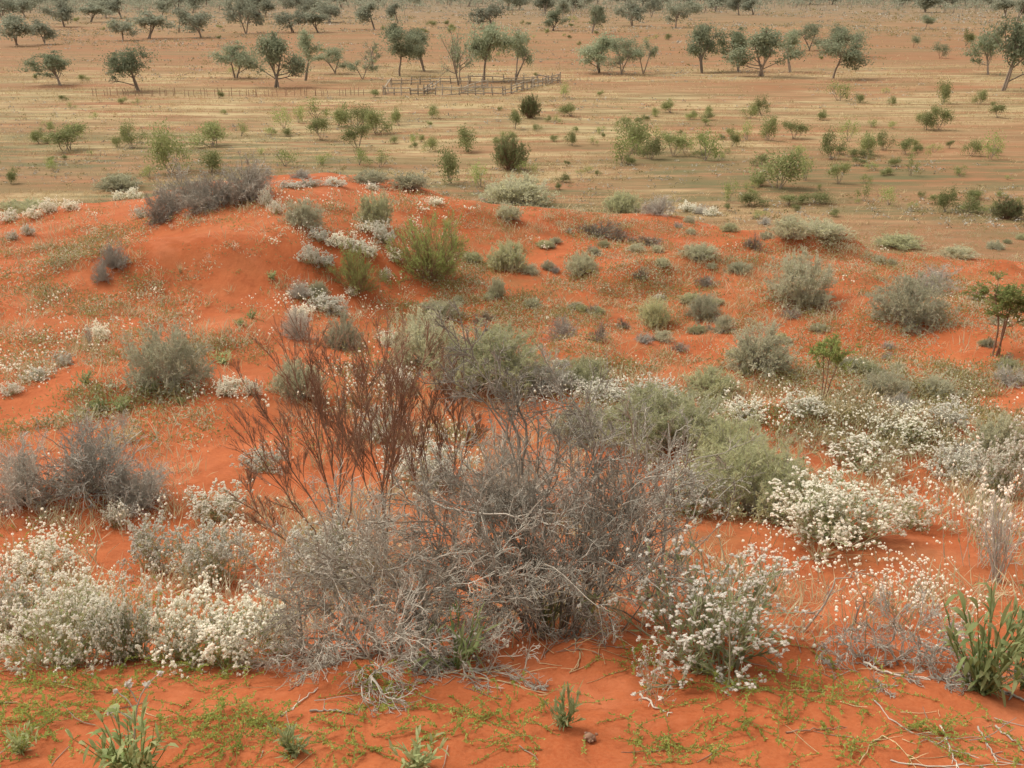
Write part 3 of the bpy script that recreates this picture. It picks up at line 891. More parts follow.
limb_shrub('dead_shrub', 'low grey tangle of curling dead twigs, left front of the central dead shrub', 'dead shrub', (385, 655),
           [[(385, 655), (350, 590), (320, 560), (290, 590)], [(390, 655), (400, 590), (370, 540), (330, 530)], [(380, 655), (340, 640), (300, 640), (285, 600)], [(400, 650), (430, 590), (470, 560), (500, 560)], [(395, 655), (410, 600), (440, 550), (420, 520)],
            [(405, 652), (450, 620), (490, 600), (530, 600)], [(380, 650), (370, 590), (390, 550), (380, 515)], [(300, 610), (292, 580), (320, 570), (345, 578)], [(385, 650), (355, 610), (315, 600), (290, 620)],
            [(395, 650), (385, 600), (350, 560), (310, 550)], [(400, 650), (440, 640), (470, 640), (500, 622)]],
           305, ('greyd', 'grey', 'greyp'), .0065, m=(12, 7, 4), ratios=(.45, .52, .55), extra=22, exth=85, exL=(.25, .6), wig=.24, grav=-.03, ang=50, rs_=(.0032, .0021, .0015))
limb_shrub('dead_shrub', 'dark grey leaning dead stems arching up to the right of the central dead shrub', 'dead shrub', (645, 600),
           [[(650, 600), (655, 540), (640, 490), (615, 455), (590, 425), (578, 408)], [(640, 600), (632, 540), (628, 500), (640, 470)], [(655, 600), (668, 540), (662, 500), (655, 470), (668, 455)], [(645, 600), (648, 530), (625, 500), (600, 490)],
            [(630, 605), (615, 550), (620, 510), (606, 480)], [(660, 600), (680, 560), (672, 520), (668, 490)]],
           306, ('greyd', 'grey'), .0075, m=(8, 5, 3), ratios=(.36, .45, .5), extra=6, exth=45, exL=(.3, .6), wig=.16, grav=.01, ang=42, rs_=(.0034, .0021, .0015))
limb_shrub('dead_branch', 'dark dead branch bent into a loop over bare sand at right', 'branch', (800, 632),
           [[(795, 640), (815, 612), (830, 590), (845, 575), (856, 572)], [(856, 572), (880, 578), (888, 592), (880, 602), (862, 603), (856, 590), (857, 574)], [(838, 640), (858, 622), (857, 606), (868, 600)], [(790, 622), (806, 618), (818, 606)]],
           307, ('greyd', 'greyd'), .007, m=(4, 3), ratios=(.22, .4), wig=.2, ang=45, rs_=(.0028, .0018, .0015))
limb_shrub('dead_twig', 'pale bent stick standing across the grey tangle above the green plant', 'branch', (500, 640),
           [[(470, 658), (498, 625), (520, 600), (530, 560)], [(430, 500), (480, 515), (530, 515), (560, 512)], [(515, 535), (535, 520), (545, 508)]], 308, ('greyp', 'greyp'), .006, m=(3, 2), ratios=(.3, .4), wig=.2, ang=40)
limb_shrub('grey_shrub', 'dark low shrub of fine twigs at the right, beside the broad-leaved green plant', 'dead shrub', (890, 660), [[(890, 665), (880, 640), (862, 625)], [(900, 665), (910, 635), (935, 620)], [(890, 665), (895, 630), (890, 610)], [(905, 668), (940, 645), (955, 635)], [(880, 660), (850, 650), (835, 640)]],
           309, ('greyd', 'purple'), .006, m=(8, 6, 3), ratios=(.5, .5, .5), extra=16, exth=85, exL=(.12, .3), wig=.22, ang=50, rs_=(.0024, .0017, .0013))


# loose sticks lying on the near sand
def stick(pts, r, mat, label, name='stick'):
    P = [at(a[0], a[1])[0] + np.array([0, 0, (a[2] if len(a) > 2 else 0) + r]) for a in pts]
    P = np.array(P); t = np.linspace(0, 1, len(P)); tt = np.linspace(0, 1, 14)
    Q = np.stack([np.interp(tt, t, P[:, i]) for i in range(3)], 1); Q[1:-1] = .25 * Q[:-2] + .5 * Q[1:-1] + .25 * Q[2:]
    rs = np.random.default_rng(int(pts[0][0])); Q = Q + rs.normal(0, .003, Q.shape)
    mb = MB(); tubes(mb, Q[None] - Q[0], [r], [r * .45], 6)
    tw = branch(Q[None], 3, .2, .9, 40, .22, 4, .12, 0, rs); tw[:, :, 2] = np.maximum(tw[:, :, 2], Hfull(tw[:, :, 0], tw[:, :, 1]) + .003)
    tubes(mb, tw - Q[0], r * .5, r * .2, 4)
    o = bpy.data.objects.new(name, mb.mesh(name, M[mat])); COL.objects.link(o); o.location = Q[0]
    return tag(o, label, 'stick')


stick([(865, 664), (880, 672), (900, 678), (930, 684)], .006, 'greyp', 'long pale stick lying against the dark twiggy shrub at right')
stick([(942, 725), (950, 750), (958, 770)], 0.0037, 'greyp', 'white upright-looking stick lying nearest left of the crossed sticks at lower right')
stick([(890, 764), (930, 768), (970, 766), (1010, 762)], 0.0031, 'greyp', 'pale stick lying flat along the bottom edge at lower right')
stick([(978, 725), (990, 745), (996, 760)], 0.0037, 'greyp', 'short pale stick crossing under the longest of the sticks at lower right')
stick([(995, 726), (1012, 738), (1030, 752)], 0.0043, 'greyp', 'thick pale stick running off the right edge at lower right')
stick([(875, 700), (890, 722), (915, 738), (960, 752), (1024, 765)], 0.0031, 'grey', 'longest grey stick curving over the sand to the lower right corner')
stick([(860, 768), (868, 745), (885, 738), (905, 755), (915, 770)], 0.0037, 'dry', 'straw-coloured stick bent into an arch at the bottom right')
stick([(983, 680), (1000, 690), (1024, 703)], .009, 'greyp', 'pale thick stick leaning out under the broad-leaved green plant')
stick([(484, 640, .02), (491, 637, .05), (497, 630, .08), (515, 625, .10)], .007, 'greyp', 'short white crooked stick at the foot of the central dead shrub')
stick([(575, 640), (580, 655), (578, 668), (570, 672)], .004, 'dry', 'thin curved straw-coloured stick on sand below the dead shrub')
stick([(460, 672), (485, 679), (520, 684), (545, 692)], .004, 'dry', 'thin trailing dry stem lying across bare sand below the dead shrub')
stick([(310, 716), (330, 714), (348, 717)], .005, 'greyd', 'short dark stick on the sand at lower left among creeping herb')
stick([(280, 720), (300, 705), (318, 690)], .004, 'greyp', 'thin pale stick pointing toward the grey tangle at lower left')
stick([(240, 668), (262, 662), (282, 660)], .007, 'greyd', 'dark stick lying at the foot of the left white-flowered bushes')
stick([(0, 706), (8, 705), (18, 704)], .004, 'dry', 'short straw-coloured stick at the left edge of the sand')
stick([(640, 690), (655, 706), (672, 712)], .005, 'greyp', 'pale stick under the front of the near white-flowered bush')
stick([(788, 735), (815, 733), (850, 727)], .0035, 'brown', 'thin brown stick lying in the middle of the near right sand')

# the small dead stump cone on the foreground sand
q, d = at(589, 740); rs = np.random.default_rng(5); mb = MB()
balls(mb, np.zeros((1, 3)) + [0, 0, .012], [.018], rs, 0, .3); balls(mb, rs.normal(0, .011, (26, 3)) * [1, 1, .6] + [0, 0, .014], .007, rs, 0, .4)
o = bpy.data.objects.new('seed_pod', mb.mesh('seed_pod', M['brown'])); COL.objects.link(o); o.location = q
tag(o, 'small dark brown seed pod on the sand beside the silvery green herb', 'seed pod')


# ------------------------------------------------------------------ near flowering bushes and herbs
def pick(gen, count, prefix, **kw):
    return [(f'{prefix}_{i}', (lambda i=i: gen(900 + 37 * i + len(prefix), **kw))) for i in range(count)]


W_near = pick(gen_white, 1, 'near_white', n0=52, m1=4, heads=2, th=72, stemm='stem', flm='flowerp', head=.022, lf=14, tlo=.3, asp=.88, leafm='herbl', sr=1.4)
W_dense = pick(gen_white, 3, 'dense_white', n0=100, m1=4, heads=2, th=78, head=.025, lf=7, asp=.62)
W_mid = pick(gen_white, 4, 'mid_white', n0=60, m1=4, heads=2, th=74, head=.035, lf=7, asp=.72)
W_thin = pick(gen_white, 2, 'thin_white', n0=20, m1=3, heads=1, th=50, head=.030, lf=6, asp=1.0, stemm='stemp', flm='flowerp')
W_loose = pick(gen_white, 2, 'loose_white', n0=44, m1=3, heads=2, th=76, head=.028, lf=7, asp=.55)
W_tiny = pick(gen_white, 3, 'tiny_white', n0=70, m1=3, heads=2, th=80, head=.042, lf=5, asp=.6)
SB = pick(gen_saltbush, 4, 'saltbush', lmw=.3)
SBP = pick(gen_saltbush, 3, 'pale_saltbush', leafm='sage_pale', th=86, up=.06)
SBG = pick(gen_saltbush, 3, 'green_saltbush', leafm='sage_green', th=84, up=.06, lmw=.2, leafsize=.06)
FE = pick(gen_feathery, 3, 'feathery')
DE = pick(gen_dead, 3, 'dead', mat='grey', n0=60, th=96, m=(7, 5, 2), r=.008, wig=.26, ang=58)
DV = pick(gen_dead, 3, 'dead_violet', mat='purple', n0=50, th=84, m=(8, 5, 2), r=.007, wig=.18, ang=48)
DK = pick(gen_dead, 3, 'dead_dark', mat='greyd', th=82, m=(7, 5), r=.010)
DU = pick(gen_dead, 1, 'dead_upright', mat='purple', n0=16, th=32, m=(5, 4))
SA = pick(gen_sapling, 2, 'sapling')
TU = pick(gen_tuft, 3, 'tuft')
TUO = pick(gen_tuft, 2, 'olive_tuft', mat='herb')
HB = pick(gen_herb, 2, 'broad_herb', n0=30, ln=.22, wd=.06, rows=10, droop=.42, th=56)
HS = pick(gen_herb, 2, 'silver_herb', n0=18, leafm='herbl', ln=.34, wd=.085, th=62, droop=.12, rows=8)
HF = pick(gen_herb, 1, 'fern_herb', n0=14, leafm='lush', ln=.4, wd=.05, th=78, droop=.2)


def P_(kind, i, px, py, w, h, name, label, cat, group=None, **kw):
    k, g = kind[i % len(kind)]
    return put(g, k, px, py, w, h, name, label, cat, group, **kw)


WB = 'white_flowered_bush'
P_(W_near, 0, 708, 674, 262, 160, WB, 'large bush with pinkish white flower heads, right front beside the dead shrub', 'flowering bush')
P_(W_thin, 0, 655, 700, 56, 62, WB, 'low sprawling stems with few white heads in front of the near pinkish white bush', 'flowering bush')
P_(W_dense, 0, 838, 545, 165, 92, WB, 'broad dense cream-flowered bush on the bare sand at right', 'flowering bush')
P_(W_loose, 1, 915, 530, 80, 60, WB, 'looser cream-flowered bush joined to the right side of the broad dense one', 'flowering bush')
P_(W_dense, 1, 45, 668, 150, 108, WB, 'dense white-flowered bush at the lower left edge', 'flowering bush')
P_(W_dense, 2, 128, 664, 90, 84, WB, 'white-flowered bush between the left edge one and the grey-stemmed one', 'flowering bush')
P_(W_dense, 0, 15, 640, 90, 80, WB, 'white-flowered bush at the left edge behind the lowest ones', 'flowering bush')
P_(W_dense, 2, 85, 630, 90, 66, WB, 'white-flowered bush behind the gap between the two lower left ones', 'flowering bush')
P_(W_mid, 0, 180, 662, 80, 78, WB, 'white-flowered bush between the dense left ones and the grey-stemmed one', 'flowering bush')
P_(W_mid, 1, 275, 650, 70, 74, WB, 'white-flowered bush touching the left side of the grey tangle', 'flowering bush')
P_(W_mid, 2, 225, 668, 125, 92, WB, 'white-flowered bush with grey stems, just left of the grey tangle', 'flowering bush')
P_(W_mid, 0, 213, 584, 90, 76, WB, 'round white-flowered bush with a green base, left of the grey tangle', 'flowering bush')
P_(W_mid, 3, 150, 570, 78, 66, WB, 'straw-stemmed white-flowered bush on the red sand at left', 'flowering bush')
P_(W_mid, 1, 38, 578, 82, 52, WB, 'small white-flowered bush at the left edge below the grey twiggy shrub', 'flowering bush')
P_(W_mid, 2, 216, 522, 76, 44, WB, 'white-flowered bush highest on the slope at left, behind the green-based one', 'flowering bush')
P_(W_mid, 3, 115, 530, 36, 30, WB, 'small pale flower tuft below the grey twiggy shrub at left', 'flowering bush')
P_(W_loose, 0, 860, 470, 120, 50, WB, 'cream-flowered bush behind the broad dense one at right', 'flowering bush')
P_(W_loose, 1, 905, 446, 90, 40, WB, 'pale flowered bush on the rise right of the red mound', 'flowering bush')
P_(W_thin, 1, 985, 570, 100, 130, WB, 'tall thin dry flower stems at the right edge above the broad leaves', 'flowering bush')
P_(W_thin, 0, 912, 635, 90, 82, WB, 'sparse pinkish flower stems over the dark twiggy shrub at right', 'flowering bush')
P_(W_thin, 1, 770, 600, 90, 80, WB, 'thin flower stems on bare sand behind the near pinkish white bush', 'flowering bush')
P_(W_mid, 3, 690, 520, 100, 60, WB, 'cream-flowered bush behind the leaning dead stems', 'flowering bush')
P_(W_mid, 2, 335, 585, 110, 84, WB, 'pale grassy flower stems behind the grey tangle', 'flowering bush')
P_(W_mid, 0, 430, 490, 110, 60, WB, 'pale flower stems between the brown shrubs and the dead branches', 'flowering bush')
P_(W_mid, 1, 380, 440, 60, 44, WB, 'white flower patch showing through the middle brown shrub', 'flowering bush')
P_(W_mid, 2, 262, 470, 60, 30, WB, 'pale flower patch left of the brown shrubs', 'flowering bush')
P_(W_dense, 1, 645, 412, 100, 36, WB, 'low white flower bed behind the central dead shrub', 'flowering bush')
P_(W_mid, 3, 1000, 500, 70, 80, WB, 'pale dry flowered bush at the right edge beside the grey one', 'flowering bush')

P_(pick(gen_dead, 1, 'centre_tangle', mat='grey', n0=46, th=72), 0, 510, 520, 150, 96, 'dead_shrub', 'grey thicket of fine dead twigs behind the forked branches of the central dead shrub', 'dead shrub')

# white clumps on the dune behind
TW = [(318, 242, 26, 12, 'first clump at the upper left end of the white streak on the crest'), (335, 247, 26, 12, 'clump in the upper half of the white streak on the crest'), (352, 252, 26, 13, 'clump in the middle of the white streak on the crest'),
      (368, 258, 26, 13, 'clump at the lower right end of the white streak on the crest'), (384, 244, 26, 18, 'white clump between the white streak and the green feathery shrub'), (308, 266, 24, 18, 'tall white clump on the red slope left of the green-grey shrub'), (324, 268, 28, 13, 'white clump touching the green-grey shrub on its left'),
      (266, 206, 14, 16, 'white clump just right of the dark dead shrub on the crest'), (276, 214, 16, 12, 'white clump between the dead crest shrub and the rounded crest bush'), (250, 197, 12, 8, 'tiny white clump under the right end of the dead crest shrub'), (310, 187, 26, 8, 'low white clump near the top of the red crest'), (335, 186, 24, 8, 'white clump right of the top of the red crest'),
      (290, 188, 30, 7, 'flat white clump beside the dead crest shrub'), (300, 318, 26, 12, 'white clump beside the two grey shrubs on the slope'), (322, 312, 36, 16, 'broad white clump above the two grey shrubs on the slope'), (336, 316, 26, 14, 'white clump right above the rounded pale shrub on the slope'), (8, 222, 22, 10, 'white clump on the crest at the left edge'), (32, 219, 18, 10, 'second white clump along the left crest'),
      (48, 213, 20, 12, 'white clump in the middle of the left crest'), (70, 210, 18, 9, 'white clump on the left crest before the dead shrubs'), (134, 199, 16, 10, 'white clump left of the dead shrub on the crest'), (118, 200, 12, 8, 'tiny white clump on the left crest next to the dead shrubs'), (12, 240, 12, 8, 'small white clump on the slope below the left crest'), (28, 235, 14, 10, 'white clump on the slope just below the left crest'),
      (200, 210, 10, 8, 'tiny white clump below the dead crest shrubs'), (140, 218, 18, 10, 'white clump left under the lower dead crest shrub'), (235, 252, 8, 8, 'tiny lone white clump on the bare red slope'), (172, 230, 10, 7, 'tiny white clump on the green patch below the crest'), (208, 262, 6, 8, 'single tiny white tuft on the bare red slip face'), (378, 232, 14, 10, 'white clump right below the grey-green crest shrub'),
      (395, 262, 16, 12, 'white clump against the left foot of the green feathery shrub'), (352, 296, 12, 8, 'small white clump under the green-grey shrub'), (386, 280, 14, 10, 'white clump below the green feathery shrub'), (228, 398, 30, 18, 'pale clump on the slope left of the brown shrubs'), (252, 396, 20, 14, 'pale clump beside the grey-green bush behind the brown shrubs'), (36, 380, 30, 12, 'pale dry clump at left above the grey twiggy shrub'),
      (62, 366, 26, 14, 'pale dry clump on the left slope below the dead tuft'), (100, 340, 20, 16, 'straw pale clump right of the dead tuft on the left slope'), (10, 395, 22, 12, 'pale clump at the left edge above the grey twiggy shrub'), (365, 232, 16, 8, 'small white clump on the crest left of the feathery shrub'), (690, 212, 22, 9, 'white clump on the far crest right of centre'), (712, 216, 18, 8, 'second white clump on the far crest right of centre'),
      (436, 205, 20, 7, 'white clump along the edge of the crest behind the feathery shrub'), (372, 190, 14, 7, 'small white clump at the crest edge near the pale bush'), (532, 388, 40, 18, 'white clump between the pale rounded bushes and the dead branches'), (600, 402, 50, 22, 'white clump right behind the top of the dead shrub'), (745, 425, 50, 22, 'white clump left of the red mound at right'), (805, 418, 44, 20, 'white clump in front of the small leafy sapling'),
      (950, 430, 46, 26, 'pale clump near the right edge above the cream-flowered bushes'), (960, 480, 60, 34, 'pale flowered clump between the tuft of straw grass and the right edge'), (660, 300, 14, 6, 'tiny pale clump on the open dune right of centre'), (390, 346, 26, 14, 'white clump between the pale rounded bushes left of centre'), (402, 392, 30, 20, 'white clump right behind the top of the middle brown shrub')]
for i, (x, y, w, h, lab) in enumerate(TW):
    P_(W_tiny if w > 11 else W_thin, i, x, y, w * 1.15, h * 1.25, 'white_flower_clump', lab, 'wildflower', 'white flower clumps on the dune')

# leafy herbs near the camera
P_(HS, 0, 566, 728, 44, 44, 'silver_herb', 'small silvery green herb alone on the near sand', 'herb')
P_(HB, 0, 128, 790, 110, 84, 'broad_leaved_herb', 'dark green leafy plant with a white flower stalk at the bottom left', 'herb')
q, d = at(132, 775); rs = np.random.default_rng(9)
L = [poly(l, d) - q for l in ([(134, 775), (134, 740), (136, 705), (146, 685), (160, 673)], [(135, 712), (128, 700), (116, 691)], [(137, 702), (132, 692), (126, 685)], [(134, 735), (122, 725), (109, 712)], [(136, 722), (128, 716), (116, 710)])]
mb = MB(); tubes(mb, np.array(L), [.0035] + [.0026] * 4, .0018, 5)
r = empty('flower_stalk', q); tag(r, 'single pale branching flower stalk rising from the bottom left leafy plant', 'flower')
child('stem', mb.mesh('stem', M['stemp']), r)
mb = MB(); tips = np.array([l[-1] for l in L] + [L[0][-3], L[2][-1] + [.012, 0, .006]]); fluff(mb, tips, .014, rs, 12); balls(mb, tips, .009, rs)
child('flower_heads', mb.mesh('flower_heads', M['flowerp']), r)
P_(HS, 1, 418, 775, 62, 40, 'silver_herb', 'pale striped leafy herb at the bottom edge left of centre', 'herb')
P_(HS, 0, 290, 757, 46, 34, 'silver_herb', 'grey-green herb at the bottom left beside the creeping herb', 'herb')
P_(HB, 1, 985, 700, 100, 110, 'broad_leaved_herb', 'tall broad-leaved green plant at the right edge', 'herb')
P_(HB, 0, 1030, 690, 80, 120, 'broad_leaved_herb', 'broad-leaved green plant cut by the right edge', 'herb')
P_(HF, 0, 455, 668, 100, 70, 'green_herb', 'bright green leafy plant growing inside the grey tangle', 'herb')
P_(HS, 1, 20, 755, 36, 32, 'silver_herb', 'small grey-green herb at the bottom left corner', 'herb')
P_(TUO, 0, 548, 632, 60, 60, 'grass_tuft', 'olive green grass tuft in front of the central dead shrub', 'grass tuft')
P_(TUO, 1, 590, 628, 50, 52, 'grass_tuft', 'olive grass tuft right of the other one under the dead shrub', 'grass tuft')
P_(TU, 0, 888, 486, 40, 42, 'grass_tuft', 'orange straw grass tuft behind the cream-flowered bushes at right', 'grass tuft')
P_(TU, 1, 130, 442, 30, 24, 'grass_tuft', 'straw-coloured grass tuft on the sand above the grey twiggy shrub', 'grass tuft')
P_(TU, 2, 180, 274, 12, 14, 'grass_tuft', 'tiny straw tuft alone on the bare red slip face', 'grass tuft')
P_(TU, 2, 680, 180 + 240, 60, 30, 'grass_tuft', 'pale straw tuft behind the sage bush right of centre', 'grass tuft')
P_(TU, 0, 820, 560, 60, 22, 'grass_tuft', 'orange-brown dry grass along the foot of the broad dense flowered bush', 'grass tuft')
for k, (x, y, w, h, lab) in enumerate([(150, 392, 26, 16, 'small green herb at the foot of the lone rounded saltbush'), (222, 365, 28, 14, 'small green herb right of the lone rounded saltbush'), (95, 415, 30, 22, 'green herb on the slope above the grey twiggy shrub'), (120, 412, 24, 18, 'second green herb above the grey twiggy shrub'),
                                       (180, 405, 14, 10, 'tiny green herb on bare sand below the lone rounded saltbush'), (85, 385, 22, 16, 'green herb on the left slope below the pale tufts'), (240, 325, 14, 8, 'tiny green herb on the red slope right of the slip face'), (272, 280, 14, 10, 'tiny green herb on the red slope above the two grey shrubs'), (252, 318, 16, 10, 'small dull herb on red sand left of the two grey shrubs')]):
    P_(HS, k, x, y, w, h, 'green_herb', lab, 'herb')
# ------------------------------------------------------------------ shrubs of the dune
SBN, DSN = 'saltbush', 'dead_shrub'
DUNE = [
    (SB, 0, 165, 384, 86, 66, SBN, 'rounded grey-green saltbush standing alone on the open red slope at left', 'saltbush'),
    (SB, 1, 302, 226, 42, 30, SBN, 'rounded pale bush on the red crest right of the dead shrubs', 'saltbush'),
    (SBG, 0, 375, 226, 38, 36, SBN, 'grey-green bush on the crest above the feathery shrub', 'saltbush'),
    (SB, 2, 343, 349, 42, 40, SBN, 'rounded pale grey bush right of the darker one in the middle of the left slope', 'saltbush'),
    (DV, 0, 297, 340, 44, 38, 'grey_shrub', 'dark violet-grey bush left of the rounded pale grey one', 'shrub'),
    (DV, 1, 298, 300, 30, 22, 'grey_shrub', 'small violet-grey bush above the white clumps on the left slope', 'shrub'),
    (SBP, 1, 318, 298, 24, 18, SBN, 'small pale bush touching the small violet-grey one', 'saltbush'),
    (FE, 0, 430, 283, 92, 68, 'feathery_shrub', 'bright green feathery shrub in the middle of the crest', 'shrub'),
    (FE, 1, 356, 296, 66, 50, 'feathery_shrub', 'green feathery shrub lower left of the brightest one', 'shrub'),
    (SBP, 0, 517, 206, 76, 34, SBN, 'wide pale bush on the crest edge below the dark dome shrub', 'saltbush'),
    (SBP, 1, 508, 221, 30, 18, SBN, 'small pale bush just below the wide pale one on the crest', 'saltbush'),
    (DK, 0, 598, 238, 52, 18, DSN, 'flat dark dead shrub right of centre on the crest', 'dead shrub'),
    (DK, 1, 618, 240, 26, 14, DSN, 'small dark dead shrub touching the right end of the flat one', 'dead shrub'),
    (SBG, 1, 622, 212, 36, 22, SBN, 'yellow-green bush on the far edge of the crest', 'saltbush'),
    (DV, 2, 660, 214, 44, 20, 'grey_shrub', 'violet-grey bush right of the yellow-green one on the far crest', 'shrub'),
    (SBG, 2, 508, 270, 42, 32, SBN, 'grey-green bush right of the bright feathery shrub', 'saltbush'),
    (SBP, 2, 582, 276, 36, 26, SBN, 'pale green bush right of centre on the dune', 'saltbush'),
    (SBP, 0, 497, 298, 18, 22, SBN, 'small whitish bush below the bright feathery shrub', 'saltbush'),
    (SBP, 1, 532, 307, 20, 10, SBN, 'tiny whitish mat below the small whitish bush', 'saltbush'),
    (DV, 0, 562, 340, 46, 26, 'grey_shrub', 'dark grey shrub on open red sand right above the rounded pale bushes', 'shrub'),
    (DK, 2, 598, 342, 30, 22, DSN, 'brownish dead shrub right of the dark grey one', 'dead shrub'),
    (SBG, 0, 654, 326, 32, 30, SBN, 'small olive-grey bush right of the red mound at centre', 'saltbush'),
    (SBP, 0, 425, 366, 84, 62, SBN, 'rounded pale bush behind the middle brown shrub', 'saltbush'),
    (SBG, 1, 490, 392, 120, 70, SBN, 'large pale green bush behind the forked dead branches', 'saltbush'),
    (DV, 1, 545, 392, 76, 46, 'grey_shrub', 'violet-grey dome bush right of the large pale green one', 'shrub'),
    (SBG, 2, 585, 388, 60, 34, SBN, 'low olive bush right of the violet-grey dome', 'saltbush'),
    (SB, 3, 803, 304, 74, 54, SBN, 'leftmost of the two big rounded sage bushes on the right of the dune', 'saltbush'),
    (SB, 1, 912, 324, 80, 54, SBN, 'rightmost of the two big rounded sage bushes on the right of the dune', 'saltbush'),
    (SB, 2, 760, 370, 76, 50, SBN, 'rounded sage bush lower left of the two big ones', 'saltbush'),
    (SB, 0, 703, 318, 34, 26, SBN, 'small sage bush left of the big rounded ones', 'saltbush'),
    (SB, 3, 724, 332, 26, 20, SBN, 'smaller sage bush between the small one and the lower left rounded one', 'saltbush'),
    (DV, 2, 936, 294, 56, 30, 'grey_shrub', 'violet-grey shrub behind the rightmost big sage bush', 'shrub'),
    (DK, 0, 706, 286, 32, 12, DSN, 'flat dark dead shrub left of the big rounded sage bushes', 'dead shrub'),
    (DK, 1, 790, 318, 30, 12, DSN, 'dark dead twigs below the left big sage bush', 'dead shrub'),
    (SB, 1, 886, 400, 54, 36, SBN, 'grey-green bush right of the small leafy sapling', 'saltbush'),
    (SB, 2, 938, 396, 44, 24, SBN, 'small grey bush right of the grey-green one near the sapling', 'saltbush'),
    (DV, 0, 902, 410, 42, 18, 'grey_shrub', 'low violet-grey mat bush in front of the grey-green one near the sapling', 'shrub'),
    (SBG, 0, 668, 450, 130, 70, SBN, 'large olive-grey bush right of the central dead shrub', 'saltbush'),
    (SBG, 1, 762, 514, 136, 88, SBN, 'largest sage green bush, left of the broad dense flowered one', 'saltbush'),
    (SBG, 2, 735, 480, 90, 70, SBN, 'green-grey bush behind the largest sage green one', 'saltbush'),
    (SBP, 2, 790, 240, 40, 24, SBN, 'dark sage bush on the far crest left of the red hummock', 'saltbush'),
    (SBP, 0, 822, 238, 60, 22, SBN, 'pale bush on the far crest above the red hummock', 'saltbush'),
    (DV, 1, 116, 270, 36, 32, 'grey_shrub', 'grey bush leaning at the left end of the bare slip face', 'shrub'),
    (DV, 2, 102, 282, 24, 22, 'grey_shrub', 'thin grey bush touching the leaning one at the slip face', 'shrub'),
    (DU, 0, 90, 348, 14, 26, 'dead_tuft', 'small upright dead grey tuft on the left slope', 'dead shrub'),
    (DU, 0, 124, 432, 20, 26, 'dead_tuft', 'dead grey tuft left of the straw tuft above the twiggy shrub', 'dead shrub'),
    (SBP, 1, 296, 398, 56, 46, SBN, 'grey-green bush behind the left brown shrub', 'saltbush'),
    (SBG, 2, 714, 398, 62, 34, SBN, 'yellow-green bush between the sage bushes and the flower bed', 'saltbush'),
    (SBP, 2, 590, 440, 90, 40, SBN, 'pale bush behind the top right of the dead shrub', 'saltbush'),
    (DV, 0, 85, 502, 150, 88, 'grey_shrub', 'wide violet-grey twiggy shrub on the red mound at left', 'shrub'),
    (DV, 2, 20, 508, 90, 72, 'grey_shrub', 'violet-grey twiggy shrub at the left edge joined to the wide one', 'shrub'),
    (DV, 1, 140, 510, 80, 58, 'grey_shrub', 'violet-grey twiggy shrub at the right end of the wide one', 'shrub'),
    (DE, 0, 244, 202, 74, 48, DSN, 'dark grey dead shrub on the top of the red crest', 'dead shrub'),
    (DE, 1, 182, 208, 80, 44, DSN, 'grey dead shrub with fallen limbs left of the one on top of the crest', 'dead shrub'),
    (DE, 2, 160, 222, 44, 30, DSN, 'low dead shrub hanging below the crest on its left side', 'dead shrub'),
    (SBP, 0, 118, 190, 46, 18, SBN, 'grey-green bush behind the left crest', 'saltbush'),
    (SBG, 0, 22, 212, 60, 16, SBN, 'dull green bush behind the left crest near the edge', 'saltbush'),
    (DV, 0, 300, 178, 30, 10, 'grey_shrub', 'small grey bush behind the top of the crest', 'shrub'),
    (SBP, 1, 410, 190, 44, 18, SBN, 'pale bush on the back edge of the crest behind the feathery shrub', 'saltbush'),
    (SBP, 2, 370, 184, 44, 16, SBN, 'grey-green bush behind the crest right of its top', 'saltbush'),
    (DV, 1, 700, 214, 20, 10, 'grey_shrub', 'tiny grey bush on the far crest beside the white clumps', 'shrub'),
    (SBP, 0, 440, 320, 46, 22, SBN, 'low pale bush between the feathery shrub and the rounded pale bush', 'saltbush'),
    (DK, 2, 755, 250, 24, 18, DSN, 'dark dead shrub on the red rise left of the hummock', 'dead shrub'),
    (DV, 2, 1010, 385, 40, 20, 'grey_shrub', 'grey shrub under the sapling at the right edge', 'shrub'),
    (DV, 0, 965, 470, 56, 30, 'grey_shrub', 'violet-grey shrub near the right edge behind the pale flowers', 'shrub'),
    (SBP, 1, 1004, 460, 70, 50, SBN, 'pale bush at the right edge behind the dry flowered one', 'saltbush'),
    (DU, 0, 1000, 585, 70, 100, DSN, 'grey dead twigs at the right edge above the broad-leaved plant', 'dead shrub'),
    (SA, 0, 825, 404, 58, 70, 'sapling', 'small sapling with a green crown on a thin bare stem', 'sapling'),
    (SA, 1, 1000, 358, 72, 78, 'sapling', 'green sapling at the right edge', 'sapling'),
    (DK, 0, 650, 246, 34, 12, DSN, 'low dark dead shrub between the flat one and the hummocks', 'dead shrub'),
    (DK, 1, 640, 280, 22, 12, DSN, 'small dark dead shrub on open sand right of the pale green bush', 'dead shrub'),
    (SBP, 2, 700, 258, 40, 16, SBN, 'low olive bush left of the red rise', 'saltbush'),
    (SBG, 1, 900, 248, 46, 16, SBN, 'low green bush right of the red hummock', 'saltbush'),
    (SBP, 0, 960, 258, 40, 14, SBN, 'low pale bush between the red hummock and the right edge', 'saltbush'),
    (DK, 2, 978, 300, 30, 12, DSN, 'dark dead twigs right of the rightmost big sage bush', 'dead shrub'),
    (SBP, 1, 740, 272, 30, 12, SBN, 'tiny pale bush left of the left big sage bush', 'saltbush'),
    (SBP, 2, 820, 332, 24, 10, SBN, 'tiny pale bush between the two big sage bushes', 'saltbush'),
    (SBG, 0, 862, 372, 34, 14, SBN, 'low olive bush above the grey-green one near the sapling', 'saltbush'),
    (DK, 0, 680, 352, 26, 10, DSN, 'small dark dead twigs left of the lower left rounded sage bush', 'dead shrub'),
]
